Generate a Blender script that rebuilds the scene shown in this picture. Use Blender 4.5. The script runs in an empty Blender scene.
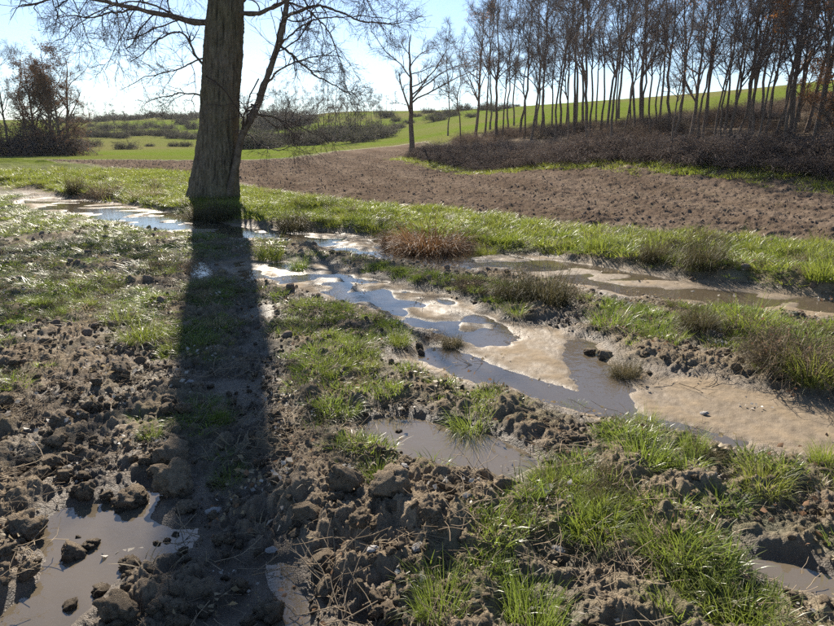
import bpy, math, random
import numpy as np
from mathutils import Vector, Matrix

scene = bpy.context.scene
random.seed(7)
RNG = np.random.default_rng(11)

# ------------------------------------------------------------------ camera, sky, sun, exposure
F, CX, CY = 630.0, 417.0, 313.0            # focal length and centre of the 834 px wide picture
CAM_H, PITCH = 1.60, math.radians(15.4)
cam_d = bpy.data.cameras.new('camera')
cam_d.sensor_width = 36.0
cam_d.lens = 36.0 * F / 834.0
cam_d.clip_start = 0.05
cam_d.clip_end = 9000.0
cam = bpy.data.objects.new('camera', cam_d)
scene.collection.objects.link(cam)
cam.location = (0, 0, CAM_H)
cam.rotation_euler = (math.pi / 2 - PITCH, 0, 0)
scene.camera = cam

SUN_EL = math.radians(31.0)
SUN_AZ = math.radians(-13.3)               # measured from +Y towards +X
world = bpy.data.worlds.new('World')
scene.world = world
world.use_nodes = True
wn = world.node_tree.nodes
sky = wn.new('ShaderNodeTexSky')
sky.sky_type = 'NISHITA'
sky.sun_disc = False
sky.sun_elevation = SUN_EL
sky.sun_rotation = SUN_AZ
sky.altitude = 500
sky.air_density = 0.85
sky.dust_density = 0.15
sky.ozone_density = 2.6
wn['Background'].inputs['Strength'].default_value = 0.062
world.node_tree.links.new(sky.outputs[0], wn['Background'].inputs['Color'])

sun_d = bpy.data.lights.new('sun', 'SUN')
sun_d.energy = 5.0
sun_d.angle = math.radians(0.53)
sun_d.color = (1.0, 0.91, 0.78)
sun = bpy.data.objects.new('sun', sun_d)
scene.collection.objects.link(sun)
sdir = Vector((math.sin(SUN_AZ) * math.cos(SUN_EL), math.cos(SUN_AZ) * math.cos(SUN_EL), math.sin(SUN_EL)))
sun.rotation_euler = sdir.to_track_quat('Z', 'Y').to_euler()
sun.location = (-20, 40, 40)

vs = scene.view_settings
vs.view_transform = 'Standard'
vs.look = 'None'
vs.exposure = 1.4
vs.gamma = 1.0
vs.use_curve_mapping = False
scene.render.engine = 'CYCLES'
scene.cycles.use_denoising = False
scene.cycles.max_bounces = 8
scene.cycles.transparent_max_bounces = 12
scene.cycles.volume_bounces = 1

# ------------------------------------------------------------------ picture point -> ground point
SP, CP = math.sin(PITCH), math.cos(PITCH)
def ray(px, py):
    u = (px - CX) / F; v = (CY - py) / F
    return np.array([u, CP + v * SP, -SP + v * CP])
def P(px, py, z=0.0):                      # where that ray meets the level z
    d = ray(px, py); t = (z - CAM_H) / d[2]
    return np.array([d[0] * t, d[1] * t, z])
def PD(px, py, dist):                      # point on the ray at a horizontal distance
    d = ray(px, py); t = dist / math.hypot(d[0], d[1])
    return np.array([d[0] * t, d[1] * t, CAM_H + d[2] * t])
def XY(px, dist):                          # ground place by bearing and distance
    d = ray(px, 140); t = dist / math.hypot(d[0], d[1])
    return np.array([d[0] * t, d[1] * t])

# ------------------------------------------------------------------ noise
_G = np.random.default_rng(5)
_perm = np.concatenate([_G.permutation(512)] * 3)
_ang = _G.uniform(0, 2 * np.pi, 512)
_gx, _gy = np.cos(_ang), np.sin(_ang)
_rnd = _G.uniform(0, 1, (512, 3))
def pn(x, y, s=0):
    x = x + s * 17.31; y = y - s * 9.77
    xi = np.floor(x).astype(np.int64); yi = np.floor(y).astype(np.int64)
    xf = x - xi; yf = y - yi
    u = xf * xf * xf * (xf * (xf * 6 - 15) + 10); v = yf * yf * yf * (yf * (yf * 6 - 15) + 10)
    def g(i, j, dx, dy):
        h = _perm[_perm[i & 511] + (j & 511)]
        return _gx[h] * dx + _gy[h] * dy
    a = g(xi, yi, xf, yf); b = g(xi + 1, yi, xf - 1, yf)
    c = g(xi, yi + 1, xf, yf - 1); d = g(xi + 1, yi + 1, xf - 1, yf - 1)
    return 1.5 * ((a * (1 - u) + b * u) * (1 - v) + (c * (1 - u) + d * u) * v)
def fbm(x, y, o=4, s=0, g=0.5):
    r = 0; a = 1; n = 0
    for k in range(o):
        r = r + a * pn(x * 2 ** k, y * 2 ** k, s + k); n += a; a *= g
    return r / n
def lumps(x, y, s=0):                      # rounded lumps, 0..~0.5 cell high
    x = x + s * 31.7; y = y + s * 13.3
    xi = np.floor(x).astype(np.int64); yi = np.floor(y).astype(np.int64)
    h = np.zeros_like(x)
    for i in (-1, 0, 1):
        for j in (-1, 0, 1):
            k = _perm[_perm[(xi + i) & 511] + ((yi + j) & 511)]
            cx = xi + i + _rnd[k, 0]; cy = yi + j + _rnd[k, 1]; r = 0.25 + 0.5 * _rnd[k, 2]
            d2 = (x - cx) ** 2 + (y - cy) ** 2
            h = np.maximum(h, np.sqrt(np.maximum(0, r * r - d2)) * 0.8)
    return h
def ss(a, b, x):
    t = np.clip((x - a) / (b - a), 0, 1); return t * t * (3 - 2 * t)

# ------------------------------------------------------------------ distances to lines and areas (world metres)
def seg_dist(x, y, pts, wid=None):
    """distance to a polyline; with wid minus the width interpolated along it"""
    best = np.full(x.shape, 1e9)
    for k in range(len(pts) - 1):
        ax, ay = pts[k][:2]; bx, by = pts[k + 1][:2]
        dx, dy = bx - ax, by - ay
        t = np.clip(((x - ax) * dx + (y - ay) * dy) / (dx * dx + dy * dy + 1e-12), 0, 1)
        d = np.hypot(x - ax - t * dx, y - ay - t * dy)
        if wid is not None: d = d - (wid[k] * (1 - t) + wid[k + 1] * t)
        best = np.minimum(best, d)
    return best
def poly_sd(x, y, pts):                    # signed: negative inside
    pts = [p[:2] for p in pts]
    d = seg_dist(x, y, list(pts) + [pts[0]])
    ins = np.zeros(x.shape, bool); n = len(pts)
    for k in range(n):
        ax, ay = pts[k]; bx, by = pts[(k + 1) % n]
        c = ((ay > y) != (by > y)) & (x < (bx - ax) * (y - ay) / (by - ay + 1e-12) + ax)
        ins ^= c
    return np.where(ins, -d, d)
def poly(pix, z=0.0): return [P(a, b, z) for a, b in pix]

# water courses, pools, banks: measured in the picture, laid out on the ground in metres
BACK = [(48,199,3),(64,201,4),(100,209,4.5),(150,216,5),(190,225,5),(240,231,5),(300,234,6),(350,240,6.5),(400,248,8),(470,256,9.5),(560,267,10),(640,282,12),(720,293,12),(834,305,11),(1000,322,12)]
def line_w(L):
    pts = [P(a, b) for a, b, w in L]
    wid = [abs(P(a, b - w)[1] - P(a, b + w)[1]) / 2 for a, b, w in L]
    return pts, wid
BACK_P, BACK_W = line_w(BACK)
MID = [(252,262,6),(285,268,9),(330,279,10),(380,293,10),(420,303,11),(455,318,12),(490,335,10)]
MID_P, MID_W = line_w(MID)
POOL = poly([(398,350),(425,338),(462,322),(500,318),(545,326),(590,340),(612,362),(650,372),(705,378),(765,392),(834,402),(940,412),(940,470),(834,452),(790,448),(745,438),(690,428),(640,418),(600,411),(560,397),(520,386),(470,376),(425,366)])
RUN = [(440,352,7),(490,372,9),(545,388,9),(600,402,8),(650,418,7),(720,434,8),(790,452,9),(900,478,9)]   # deeper water along the near shore
RUN_P, RUN_W = line_w(RUN)
RUN2 = [(585,338,4),(592,365,8),(606,388,9),(616,402,9)]
RUN2_P, RUN2_W = line_w(RUN2)
PUD_A = poly([(356,416),(395,408),(432,413),(478,425),(524,442),(536,458),(508,474),(458,464),(412,454),(370,440)])
PUD_B = poly([(24,524),(60,500),(105,494),(150,480),(166,490),(152,510),(172,520),(200,519),(192,540),(150,554),(122,566),(100,590),(74,612),(44,640),(0,655),(-10,620),(12,598),(38,572),(46,552)])
PUD_C = poly([(742,546),(790,556),(834,570),(900,588),(900,604),(834,588),(790,578),(754,562)])
PUD_D = poly([(264,552),(292,556),(304,590),(312,640),(268,650),(276,600)])
PUD_E = poly([(182,262),(200,256),(215,268),(206,280),(186,276)])
SAND2 = poly([(560,300),(600,296),(640,304),(640,330),(612,352),(585,330)])

def channel(x, y):
    """returns (bed 0..1, deep 0..1)"""
    n = 0.10 * fbm(x * 1.4, y * 1.4, 3, 40) + 0.05 * fbm(x * 5, y * 5, 2, 41)
    d_back = seg_dist(x, y, BACK_P, BACK_W) + n * 1.4
    d_mid = seg_dist(x, y, MID_P, MID_W) + n * 1.6
    d_pool = poly_sd(x, y, POOL) + n * 1.2
    d_pud = np.minimum.reduce([poly_sd(x, y, q) for q in (PUD_A, PUD_B, PUD_C, PUD_D, PUD_E)]) + n * 0.45
    bed = np.minimum.reduce([d_back, d_mid, d_pool])
    run = np.minimum(seg_dist(x, y, RUN_P, RUN_W), seg_dist(x, y, RUN2_P, RUN2_W)) + n * 0.6
    bedm = np.maximum(1 - ss(-0.08, 0.30, bed), 1 - ss(-0.04, 0.16, d_pud))
    sandm = 1 - ss(-0.05, 0.09, bed)
    deep = np.maximum(1 - ss(-0.18, 0.10, run), 1 - ss(-0.10, 0.06, d_pud))
    deep = np.maximum(deep, 0.75 * (1 - ss(-0.2, 0.05, d_mid)) * ss(-0.15, 0.25, fbm(x * 2.1, y * 2.1, 2, 55)))
    deep = np.maximum(deep, 0.9 * (1 - ss(-0.3, 0.1, d_back)) * ss(-0.25, 0.15, fbm(x * 0.9, y * 1.6, 2, 56)))
    return bedm, sandm, deep * bedm

FIELD_LO = [(-300,150),(0,164),(100,173),(190,179),(250,190),(320,201),(400,209),(500,218),(600,231),(700,239),(834,249),(1000,264),(1300,290)]
FIELD_LO_P = [P(a, b)[:2] for a, b in FIELD_LO[1:]]
FIELD_UP_P = [XY(a, d) for a, d in [(-120,47),(60,49),(190,53),(280,58),(330,68),(400,92),(425,88),(428,60),(425,47),(480,34.5),(600,27.6),(720,25.3),(834,23.6),(1000,21.3),(1300,19)]]
FIELD = [P(-300, 168)[:2]] + FIELD_LO_P + FIELD_UP_P[::-1]
BANK_P = [XY(a, d) for a, d in [(404,50),(425,44.5),(480,33.6),(600,26.7),(720,24.4),(834,22.7),(1000,20.5),(1400,18)]]

# ------------------------------------------------------------------ large relief: smooth surface through surveyed points
_ctl = []
for pxx in (-500, -250, 0, 200, 417, 600, 834, 1100, 1500):
    for d in (0.8, 3, 8, 14, 20):
        q = XY(pxx, d); _ctl.append((q[0], q[1], 0.0))
for a, b, d in [(-400,146,160),(-400,125,380),(-200,157,45),(-200,149,120),(-200,122,350),(0,158.5,60),(0,154,85),(0,150,130),(0,136,210),(0,122,340),(60,156.5,62),(100,155,82),(100,149,130),(110,138,180),(110,130,240),(110,121,340),
                (190,163,45),(190,152,100),(190,147,140),(190,137,190),(190,128,240),(190,116,340),(280,160,56),(280,154,80),(280,146,130),(280,131,230),(280,120,340),
                (330,166,38),(330,152,68),(330,148,90),(330,140,150),(330,122,240),(330,112,340),(400,163,45),(400,146,90),(400,141,110),(400,130,180),(400,111,330),
                (450,150,55),(450,136,90),(450,128,130),(450,110,300),(500,170,35),(500,144,48),(500,131,75),(500,122,110),(500,110,200),(560,137,48),(560,124,75),(560,113,120),(560,109,160),
                (600,152,31),(600,130,48),(600,118,75),(600,109,115),(600,106,150),(660,150,30),(660,124,52),(660,104,110),(720,155,27.5),(720,124,46),(720,110,72),(720,97,110),(720,95,140),
                (780,152,27.5),(780,116,50),(780,88,115),(834,155,25.5),(834,112,48),(834,98,70),(834,82,115),(834,80,150),(1000,150,25),(1000,105,48),(1000,75,110),(1000,72,180),(1300,150,24),(1300,95,50),(1300,70,120),(1300,66,200)]:
    _ctl.append(tuple(PD(a, b, d)))
for pxx, zz in [(-500,16),(-200,14),(60,14),(200,15),(330,17),(417,17),(520,16),(640,17),(800,22),(1000,25),(1400,25)]:
    for d, k in ((520, 1.0), (1200, 0.8), (3500, 0.2)):
        q = XY(pxx, d); _ctl.append((q[0], q[1], zz * k))
_ctl = np.array(_ctl)
def _uv(x, y): return np.arctan2(x, y) * 1.6, np.log(np.maximum(np.hypot(x, y), 0.5))
_cu, _cv = _uv(_ctl[:, 0], _ctl[:, 1])
def _tps(d2): return 0.5 * d2 * np.log(d2 + 1e-9)
_A = _tps((_cu[:, None] - _cu) ** 2 + (_cv[:, None] - _cv) ** 2) + np.eye(len(_cu)) * 0.004
_Q = np.stack([np.ones_like(_cu), _cu, _cv], 1)
_M = np.block([[_A, _Q], [_Q.T, np.zeros((3, 3))]])
_w = np.linalg.solve(_M, np.concatenate([_ctl[:, 2], np.zeros(3)]))
NU, NV = 220, 260
_gu = np.linspace(-2.6, 2.6, NU); _gv = np.linspace(math.log(0.5), math.log(4200), NV)
_GU, _GV = np.meshgrid(_gu, _gv)
_GZ = _w[-3] + _w[-2] * _GU + _w[-1] * _GV
for k in range(len(_cu)):
    _GZ = _GZ + _w[k] * _tps((_GU - _cu[k]) ** 2 + (_GV - _cv[k]) ** 2)
def macro(x, y):
    u, v = _uv(x, y)
    fade = 1 - ss(1.5, 2.4, np.abs(u))
    fu = np.clip((u - _gu[0]) / (_gu[1] - _gu[0]), 0, NU - 1.001); fv = np.clip((v - _gv[0]) / (_gv[1] - _gv[0]), 0, NV - 1.001)
    i = fu.astype(int); j = fv.astype(int); a = fu - i; b = fv - j
    z = (_GZ[j, i] * (1 - a) + _GZ[j, i + 1] * a) * (1 - b) + (_GZ[j + 1, i] * (1 - a) + _GZ[j + 1, i + 1] * a) * b
    r = np.hypot(x, y)
    return z * fade * ss(16, 26, r)

# ------------------------------------------------------------------ ground cover: hand measured patches
def blob(px, py, rx, ry, s=1.0):
    c = P(px, py); w = rx / F * math.hypot(c[0], c[1], CAM_H)
    h = abs(P(px, py - ry)[1] - P(px, py + ry)[1]) / 2
    return (c[0], c[1], w, h, s)
GRASS_BLOBS = [blob(*b) for b in [
    (140,325,42,14,.9),(150,298,34,12,.9),(95,300,30,10,.5),(60,215,60,14,.5),(70,250,50,12,.5),(35,290,34,10,.4),(185,250,24,10,.5),(215,330,34,16,.5),(240,300,26,24,.6),(205,285,20,14,.5),
    (150,424,14,6,.7),(228,455,26,12,.8),(190,440,20,9,.5),(232,405,18,8,.5),(250,340,28,10,.5),
    (325,345,34,11,.7),(310,325,26,9,.7),(340,396,28,10,.8),(320,425,30,10,.7),(372,460,28,11,.8),(345,452,30,8,.5),(300,300,22,8,.4),
    (470,400,34,11,.9),(425,380,40,8,.6),(400,398,24,8,.5),(520,405,40,10,.5),(360,330,24,9,.5),(395,330,26,9,.5),(430,318,20,8,.5),
    (450,580,36,24,.9),(535,585,36,26,1.),(555,462,38,15,.9),(450,470,36,10,.6),(510,460,30,9,.5),(570,500,38,12,.9),(610,525,40,16,.9),(645,440,44,16,1.),(690,470,40,16,.9),(680,520,44,20,.9),
    (700,565,60,24,1.),(760,600,60,24,.9),(650,590,40,20,.7),(590,560,30,12,.6),(740,470,44,14,.8),(800,480,44,14,.7),(750,515,44,14,.6),(640,480,36,12,.7),(822,446,20,10,.8),(700,610,50,20,.9),
    (610,310,34,8,.9),(650,318,30,9,.9),(690,318,30,10,.6),(740,308,36,12,.9),(780,345,34,14,.9),(815,335,26,20,.8),(800,375,34,10,.7),(690,350,26,9,.4),(625,360,20,9,.5),(648,400,18,8,.9),(580,298,20,8,.6),
    (490,310,22,6,.6),(516,304,24,6,.6),(450,278,36,6,.5),(400,272,40,6,.6),(320,258,60,7,.6),(270,243,24,10,.8),(352,262,40,8,.5),(560,285,30,8,.4),(300,212,40,10,.5)]]
MUD_BLOBS = [blob(*b) for b in [(40,240,30,8),(150,285,22,6),(100,270,30,7),(190,320,20,9),(50,340,40,16),(90,360,60,16),(170,372,40,14),(120,400,80,18),(30,440,60,30),(120,470,90,30),(250,520,60,60),(230,580,80,50),(330,520,50,40),(390,520,50,26),(350,590,60,30),(480,490,34,18),(620,465,26,10),(640,570,24,20),(700,360,60,12),(560,310,40,10),(640,285,20,6),(440,430,50,10),(250,380,40,20),(300,270,24,8)]]
def blob_sum(x, y, B):
    s = np.zeros_like(x)
    for cx, cy, w, h, k in B:
        d2 = ((x - cx) / w) ** 2 + ((y - cy) / h) ** 2
        s = np.maximum(s, k * np.exp(-np.minimum(d2, 40) * 0.9))
    return s
Z_BACK = poly([(-400,160),(0,165),(100,174),(190,180),(250,191),(320,202),(400,210),(500,219),(600,232),(700,240),(834,250),(1000,266),(1000,312),(834,296),(720,283),(640,272),(560,259),(470,248),(400,241),(300,228),(240,222),(190,216),(100,203),(64,196),(0,190),(-400,185)])
Z_LEFT = poly([(-400,185),(0,188),(60,204),(150,221),(190,229),(240,240),(255,300),(230,370),(180,380),(100,340),(60,330),(0,360),(-300,360)])
Z_CENT = poly([(260,248),(400,267),(520,285),(600,303),(560,318),(480,312),(420,292),(330,268),(260,255)])
Z_CENT2 = poly([(262,290),(360,302),(440,330),(400,352),(420,370),(540,400),(600,418),(560,440),(420,410),(360,410),(300,440),(270,400)])
Z_FRONT = poly([(430,470),(540,455),(600,420),(640,425),(760,450),(834,462),(1000,490),(1000,900),(430,900)])
Z_RIGHT = poly([(570,300),(640,300),(740,312),(834,318),(1000,330),(1000,400),(834,398),(760,388),(680,372),(620,358)])
TREE_XY = P(213, 204)[:2]
Z_LOW = poly([(-200,340),(60,330),(180,370),(280,380),(300,440),(430,420),(540,440),(460,500),(300,480),(160,470),(-200,480)])
def cover(x, y):
    """grass density 0..1, blade height m, dryness"""
    n1 = fbm(x * 0.9, y * 0.9, 3, 70); n2 = fbm(x * 3.1, y * 3.1, 3, 71)
    def zone(q, e=0.3): return 1 - ss(-e, e * 0.4, poly_sd(x, y, q))
    zb = zone(Z_BACK, 0.5); zl = zone(Z_LEFT); zc = np.maximum(zone(Z_CENT), zone(Z_CENT2)); zf = zone(Z_FRONT); zr = zone(Z_RIGHT)
    g = zb * (0.92 + 0.3 * n1)
    g = np.maximum(g, zl * (0.70 + 1.1 * n2 + 0.6 * n1))
    g = np.maximum(g, zc * (0.58 + 1.0 * n2))
    g = np.maximum(g, zf * (0.40 + 1.2 * n2 + 0.4 * n1))
    g = np.maximum(g, zr * (0.5 + 0.9 * n2))
    g = np.maximum(g, zone(Z_LOW) * (0.22 + 1.3 * fbm(x * 2.2, y * 2.2, 2, 73)))
    g = np.maximum(g, blob_sum(x, y, GRASS_BLOBS) * (0.85 + 1.1 * n2))
    g = g * (1 - 0.78 * blob_sum(x, y, MUD_BLOBS) * (1 - zb))
    d_t = np.hypot(x - TREE_XY[0], y - TREE_XY[1])
    g = np.maximum(g, 0.9 * (1 - ss(0.7, 1.1, d_t)))
    h = 0.05 + 0.05 * zb * (1 + 1.4 * n2) + 0.018 * zf + 0.03 * zr + 0.02 * zc + 0.03 * n1
    h = h * (1 - 0.2 * zl)
    dry = np.clip(0.35 + 0.5 * n1 + 0.25 * zc - 0.1 * zb, 0, 1)
    return np.clip(g, 0, 1), np.clip(h, 0.025, 0.2), dry

def field_mask(x, y):
    n = fbm(x * 0.35, y * 0.35, 3, 80) * 1.4 + fbm(x * 1.6, y * 1.6, 2, 81) * 0.8
    return 1 - ss(-0.8, 0.5, poly_sd(x, y, FIELD) + n)

def detail(x, y):
    """fine relief and the masks that belong to it"""
    r = np.hypot(x, y)
    bed = np.zeros_like(x); sand = np.zeros_like(x); deep = np.zeros_like(x); grs = np.zeros_like(x)
    near = r < 42
    xn, yn = x[near], y[near]
    b, s, dp = channel(xn, yn); g, _, dry = cover(xn, yn)
    bed[near] = b; sand[near] = s; deep[near] = dp; grs[near] = g * (1 - b)
    fld = field_mask(x, y)
    z = np.zeros_like(x)
    mud = np.clip(1 - g * 0.75, 0, 1)
    lift = 0.030 + 0.05 * fbm(xn * 0.8, yn * 0.8, 3, 90)
    wx = xn + 0.06 * pn(xn * 6, yn * 6, 3); wy = yn + 0.06 * pn(xn * 6, yn * 6, 4)
    pat = ss(-0.25, 0.35, fbm(xn * 1.3, yn * 1.3, 2, 92))
    bump = (0.075 * fbm(xn * 2.3, yn * 2.3, 4, 91, 0.55)
            + mud * (0.085 * lumps(wx * 4.6, wy * 4.6, 1) * pat
                     + 0.055 * lumps(wx * 10.3, wy * 10.3, 2) * (0.35 + 0.65 * pat) + 0.034 * lumps(wx * 24, wy * 24, 3)
                     + 0.034 * fbm(xn * 12, yn * 12, 4, 93, 0.6) + 0.02 * np.abs(fbm(xn * 30, yn * 30, 2, 89)))
            + 0.03 * fbm(xn * 9, yn * 9, 3, 94) - 0.025 * mud + 0.07 * fbm(xn * 3.3, yn * 3.3, 3, 84) * (1 - ss(-.4, .2, poly_sd(xn, yn, Z_FRONT))))
    damp = 1 - 0.72 * ss(9, 20, np.hypot(xn, yn)) * (1 - fld[near])
    land = lift + bump * damp * (1 - 0.35 * fld[near])
    # wheel track in the shade of the trunk
    tr = seg_dist(xn, yn, [P(258, 300), P(236, 400), P(226, 500), P(232, 640)])
    land = land - 0.07 * np.exp(-(tr / 0.22) ** 2)
    # ridge of thrown up earth right of the track
    rd = seg_dist(xn, yn, [P(300, 500), P(345, 512), P(400, 520), P(440, 540)])
    land = land + 0.10 * np.exp(-(rd / 0.16) ** 2)
    fu = .55 * xn - .83 * yn; fv = .83 * xn + .55 * yn
    bedz = -0.0305 + 0.017 * fbm(fu * .55, fv * 2.4, 4, 95) + 0.0045 * fbm(xn * 16, yn * 16, 2, 96) - 0.042 * dp
    z[near] = np.maximum(land, -0.025 + 0.02 * pn(xn * 5, yn * 5, 97)) * (1 - b) + bedz * b
    # ploughed field, furrows along the valley
    fz = fld * (0.05 * fbm(x * 0.55 + 0.2 * y, y * 2.4, 3, 98) + 0.05 * fbm(x * 2.2, y * 2.4, 3, 99) + 0.03 * lumps(x * 5.4, y * 5.4, 5) + 0.05 * fbm(x * 6, y * 6, 3, 88, .6) + 0.05 * np.sin((0.97 * x + 0.25 * y) * 6.6 + 2.2 * fbm(x * .3, y * .3, 2, 87)) * (.6 + fbm(x * .5, y * .2, 2, 86)))
    z = z + fz * (1 - ss(60, 95, r))
    # grassy berm between the stream and the field
    z[near] += (1 - ss(-0.5, 0.3, poly_sd(xn, yn, Z_BACK))) * (1 - b) * (0.05 + 0.10 * fbm(xn * 1.2, yn * 1.2, 2, 77) + 0.20 * lumps(xn * 1.25, yn * 1.25, 8) * ss(-.1, .3, pn(xn * .7, yn * .7, 78)))
    far = ss(40, 42, r)
    z = z + far * (0.09 * (1 - fld))
    return z, dict(bed=bed, sand=sand, deep=deep, grass=grs, field=fld)

def height(x, y):
    x = np.atleast_1d(np.asarray(x, float)); y = np.atleast_1d(np.asarray(y, float))
    return macro(x, y) + detail(x, y)[0]
def hz(x, y): return float(height(x, y)[0])

# ------------------------------------------------------------------ mesh helpers
def mesh_from(name, V, quads=None, tris=None, smooth=True):
    me = bpy.data.meshes.new(name)
    V = np.asarray(V, np.float32)
    q = np.zeros((0, 4), np.int32) if quads is None else np.asarray(quads, np.int32)
    t = np.zeros((0, 3), np.int32) if tris is None else np.asarray(tris, np.int32)
    me.vertices.add(len(V)); me.vertices.foreach_set('co', V.ravel())
    nl = q.size + t.size
    me.loops.add(nl); me.loops.foreach_set('vertex_index', np.concatenate([q.ravel(), t.ravel()]))
    me.polygons.add(len(q) + len(t))
    st = np.concatenate([np.arange(len(q)) * 4, len(q) * 4 + np.arange(len(t)) * 3]).astype(np.int32)
    me.polygons.foreach_set('loop_start', st)
    me.polygons.foreach_set('use_smooth', np.full(len(q) + len(t), smooth))
    me.update(calc_edges=True)
    return me
def fattr(me, name, arr):
    a = me.attributes.new(name, 'FLOAT', 'POINT'); a.data.foreach_set('value', np.asarray(arr, np.float32))
class MB:                                   # collects arrays into one mesh
    def __init__(s): s.V = []; s.Q = []; s.T = []; s.A = []; s.n = 0
    def add(s, V, Q=None, T=None, a=None):
        V = np.asarray(V, float)
        if Q is not None and len(Q): s.Q.append(np.asarray(Q) + s.n)
        if T is not None and len(T): s.T.append(np.asarray(T) + s.n)
        s.V.append(V); s.A.append(np.zeros(len(V)) if a is None else np.broadcast_to(a, (len(V),)))
        s.n += len(V)
    def mesh(s, name, smooth=True):
        me = mesh_from(name, np.concatenate(s.V), np.concatenate(s.Q) if s.Q else None, np.concatenate(s.T) if s.T else None, smooth)
        fattr(me, 'tint', np.concatenate(s.A)); return me
COL = scene.collection
def obj(name, me, mat=None, parent=None, col=None):
    o = bpy.data.objects.new(name, me)
    (col or COL).objects.link(o)
    if mat is not None and me is not None and len(me.materials) == 0: me.materials.append(mat)
    if parent is not None: o.parent = parent
    return o
def tag(o, label=None, cat=None, group=None, kind=None):
    if label: o['label'] = label
    if cat: o['category'] = cat
    if group: o['group'] = group
    if kind: o['kind'] = kind
    return o

# ------------------------------------------------------------------ materials
def new_mat(name):
    m = bpy.data.materials.new(name); m.use_nodes = True
    nt = m.node_tree; nt.nodes.clear()
    out = nt.nodes.new('ShaderNodeOutputMaterial')
    return m, nt, out
class NT:
    def __init__(s, nt): s.nt = nt
    def n(s, t, **k):
        nd = s.nt.nodes.new(t)
        for a, b in k.items(): setattr(nd, a, b)
        return nd
    def l(s, a, b): s.nt.links.new(a, b)
    def noise(s, vec, scale, detail=4, rough=0.55, lo=0.3, hi=0.7):
        nd = s.n('ShaderNodeTexNoise'); nd.inputs['Scale'].default_value = scale; nd.inputs['Detail'].default_value = detail; nd.inputs['Roughness'].default_value = rough
        if vec is not None: s.l(vec, nd.inputs['Vector'])
        mr = s.n('ShaderNodeMapRange'); mr.inputs[1].default_value = lo; mr.inputs[2].default_value = hi
        s.l(nd.outputs['Fac'], mr.inputs[0]); return mr.outputs[0]
    def mix(s, f, a, b):
        m = s.n('ShaderNodeMix', data_type='RGBA')
        for sock, v in ((m.inputs[0], f), (m.inputs[6], a), (m.inputs[7], b)):
            if isinstance(v, (int, float)): sock.default_value = v
            elif isinstance(v, tuple): sock.default_value = (*v, 1) if len(v) == 3 else v
            else: s.l(v, sock)
        return m.outputs[2]
    def math(s, op, a, b=0.0, clamp=False):
        m = s.n('ShaderNodeMath', operation=op, use_clamp=clamp)
        for sock, v in ((m.inputs[0], a), (m.inputs[1], b)):
            if isinstance(v, (int, float)): sock.default_value = v
            else: s.l(v, sock)
        return m.outputs[0]
    def attr(s, name): 
        a = s.n('ShaderNodeAttribute', attribute_name=name); return a.outputs['Fac']
    def coord(s): return s.n('ShaderNodeTexCoord').outputs['Object']
    def bump(s, h, strength, dist):
        b = s.n('ShaderNodeBump'); b.inputs['Strength'].default_value = strength; b.inputs['Distance'].default_value = dist
        s.l(h, b.inputs['Height']); return b.outputs[0]
    def bsdf(s, col, rough, normal=None, spec=0.3):
        p = s.n('ShaderNodeBsdfPrincipled')
        for nm, v in (('Base Color', col), ('Roughness', rough), ('Specular IOR Level', spec)):
            if isinstance(v, (int, float)): p.inputs[nm].default_value = v
            elif isinstance(v, tuple): p.inputs[nm].default_value = (*v, 1)
            else: s.l(v, p.inputs[nm])
        if normal is not None: s.l(normal, p.inputs['Normal'])
        return p

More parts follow.
